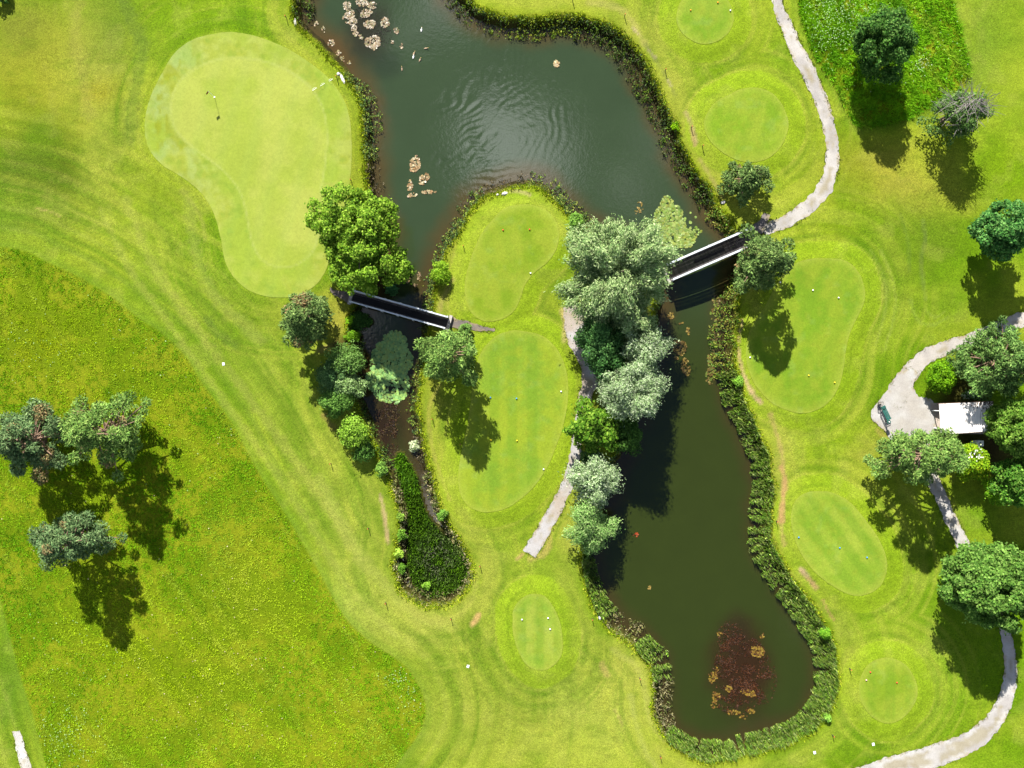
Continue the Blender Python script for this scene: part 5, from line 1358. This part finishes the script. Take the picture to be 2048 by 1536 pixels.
# tee markers
MC = {'white': (.82, .82, .80), 'yellow': (.75, .50, .02), 'blue': (.03, .22, .55), 'red': (.55, .03, .02), 'orange': (.70, .25, .02), 'pink': (.70, .35, .35)}
MM = {k: plain_mat("marker_" + k, v, .4, .08) for k, v in MC.items()}
ball = {k: MB().ball((0, 0, .09), (.075, .075, .075), 10, 6).build("ball", MM[k], True) for k in MC}
spike = MB().tube([(0, 0, -.05), (0, 0, .04)], .025, 6).build("spike", M_DARK)
MK = [(1380,23,'orange',"left orange marker on the small round tee at the top"),(1434,8,'orange',"upper orange marker on the small round tee at the top"),(1459,24,'white',"white marker on the small round tee at the top"),
 (1006,461,'red',"left red marker on the kidney-shaped spit tee"),(1059,460,'red',"right red marker on the kidney-shaped spit tee"),(1061,547,'white',"white marker at the lower right edge of the spit tee"),
 (981,795,'blue',"left blue marker on the long oval middle tee"),(1033,797,'blue',"right blue marker on the long oval middle tee"),(982,880,'yellow',"yellow marker in the pine's shadow on the oval tee"),(1034,881,'yellow',"yellow marker in full sun on the oval tee"),
 (1122,783,'white',"upper white marker at the right edge of the oval tee"),(1087,938,'white',"lower white marker at the right edge of the oval tee"),
 (1624,581,'white',"left white marker on the largest right tee"),(1675,596,'white',"right white marker on the largest right tee"),(1559,565,'white',"white marker at the upper left corner of the largest right tee, by the pine"),(1499,715,'white',"white marker at the left edge of the largest right tee"),
 (1615,751,'yellow',"left yellow marker on the largest right tee"),(1667,765,'yellow',"right yellow marker on the largest right tee"),
 (1596,1074,'blue',"leftmost blue marker on the striped right tee"),(1678,1095,'blue',"middle blue marker on the striped right tee"),(1732,1114,'blue',"rightmost blue marker on the striped right tee"),
 (1044,1238,'white',"left white marker on the small lower tee"),(1096,1235,'white',"upper right white marker on the small lower tee"),(1100,1257,'white',"lower right white marker on the small lower tee"),
 (1738,1342,'red',"left red marker on the round lower right tee"),(1791,1363,'red',"right red marker on the round lower right tee"),(1730,1358,'pink',"small pale pink marker at the left edge of the lower right tee")]
for px, py, k, lab in MK:
    t = small("tee_marker", lab, "tee marker", px, py, "tee markers", .03)
    obj("ball", ball[k], t); obj("spike", spike, t)

# distance plates set into the turf
plate = MB().box((-.11, -.13, -.02), (.11, .13, .035), .01).build("plate", plain_mat("pale_plate", (.62, .70, .70), .4, .06))
rim = MB().box((-.13, -.15, -.03), (.13, .15, .02), .01).build("rim", M_SILL)
for px, py, a, lab in ((447,728,.1,"white plate in the fairway beside the meadow edge on the left"),(936,1333,-.3,"white plate in the fairway left of the small lower tee"),(1629,1505,.3,"pale plate below the end of the lower pond"),(1746,1488,.2,"pale plate below the round lower right tee")):
    t = small("distance_plate", lab, "plate", px, py, "distance plates in the turf"); t.rotation_euler = (0, 0, a)
    obj("plate", plate, t); obj("rim", rim, t)

# hazard stakes
m_stake = plain_mat("dark_stake", (.05, .035, .03), .8, .3); m_red = plain_mat("red_stake", (.45, .06, .03), .7, .2)
stk = MB().box((-.03, -.03, -.1), (.03, .03, .62), .01).build("shaft", m_stake)
tip = MB().box((-.034, -.034, .62), (.034, .034, .74), .012).build("tip", m_red)
ST = [(573,36,"near the top left corner of the pond"),(674,156,"beside the pale slab by the putting green"),(703,362,"above the big leafy tree by the putting green"),(1145,2,"at the top edge above the pond"),(1249,33,"on the top right bank of the upper pond"),
 (1330,142,"beside the worn track right of the upper pond"),(1382,256,"left of the pale round tee"),(1404,294,"below left of the pale round tee"),(662,927,"on the left fairway beside the creek bush"),(737,1056,"on the left fairway beside the bare streak"),
 (865,838,"by the creek, left of the oval tee"),(921,888,"at the left edge of the oval tee"),(772,1205,"left of the marsh end"),(902,1236,"below the marsh end"),(960,1131,"right of the marsh end"),
 (1184,1237,"left of the rushes beside the small lower tee"),(1279,1355,"left of the brown bank weeds of the lower pond"),(1320,1511,"below left of the lower pond"),(1698,1336,"between the lower pond and the round lower right tee"),(1664,1469,"at the lower right end of the lower pond"),(1552,1042,"right of the rushes beside the striped tee"),(927,493,"on the left side of the spit tee")]
for px, py, lab in ST:
    t = small("hazard_stake", "thin dark stake with red tip " + lab, "stake", px, py, "water hazard stakes")
    obj("shaft", stk, t); obj("tip", tip, t)

# pale slabs and stones on the banks
def stone(px, py, lx, ly, rz, lab, seed, h=.16, name="bank_stone"):
    rr = np.random.default_rng(seed); mb = MB().ball((0, 0, 0), (lx, ly, h), 9, 6)
    mb.v[0] = mb.v[0] * (1 + .28 * (rr.random((len(mb.v[0]), 1)) - .5)); p = at(px, py)
    obj(name, mb.build(name, M_ROCK), loc=(p[0], p[1], p[2] + .02), rz=rz, label=lab, cat="stone")
stone(685,157,.16,.55,.42,"long pale slab on the bank beside the putting green",1,.12)
stone(677,148,.16,.16,.2,"small pale stone above the long slab",2)
stone(590,44,.14,.42,.1,"white stone at the top left corner of the pond",3)
stone(1009,387,.3,.18,.3,"pale stone at the tip of the spit",4)
stone(995,389,.14,.12,.3,"small bluish stone at the left of the spit tip",5)
stone(1199,1236,.12,.22,.3,"small white stone among the weeds left of the lower pond",6)
stone(1446,405,.26,.16,.5,"pale stone beside the small pine on the bank",7)

# ducks
m_duck = plain_mat("brown_feathers", (.28, .20, .13), .8, .3, 10); m_duckw = plain_mat("white_feathers", (.75, .75, .73), .8, .08)
def duck(px, py, a, lab, m):
    x, y = P(px, py, WATER_Z)
    t = obj("duck", None, loc=(float(x), float(y), WATER_Z), rz=a, label=lab, cat="duck", group="ducks on the upper pond"); t.scale = (.7, .7, .7)
    mb = MB(); mb.ball((0, 0, .05), (.22, .12, .10), 10, 8); mb.ball((-.22, 0, .10), (.09, .05, .03), 8, 6)
    mb.tube([(.15, 0, .08), (.20, 0, .17), (.22, 0, .23)], [.06, .045, .045], 8); mb.ball((.24, 0, .25), (.07, .05, .05), 8, 6)
    obj("body", mb.build("body", m, True), t)
    obj("bill", MB().box((.29, -.02, .225), (.36, .02, .25), .008).build("bill", MM['yellow']), t)
duck(843,60,1.4,"white duck alone at the right of the floating leaf ring",m_duckw)
duck(852,97,.1,"brown duck swimming farthest right on the upper pond",m_duck)
duck(828,107,1.0,"brown duck leading the close pair on the upper pond",m_duck)
duck(827,114,1.3,"pale duck following the close pair on the upper pond",m_duckw)
duck(840,120,1.1,"brown duck right of the close pair",m_duck)
duck(804,138,1.6,"brown duck farthest from the leaf ring, lowest on the pond",m_duck)
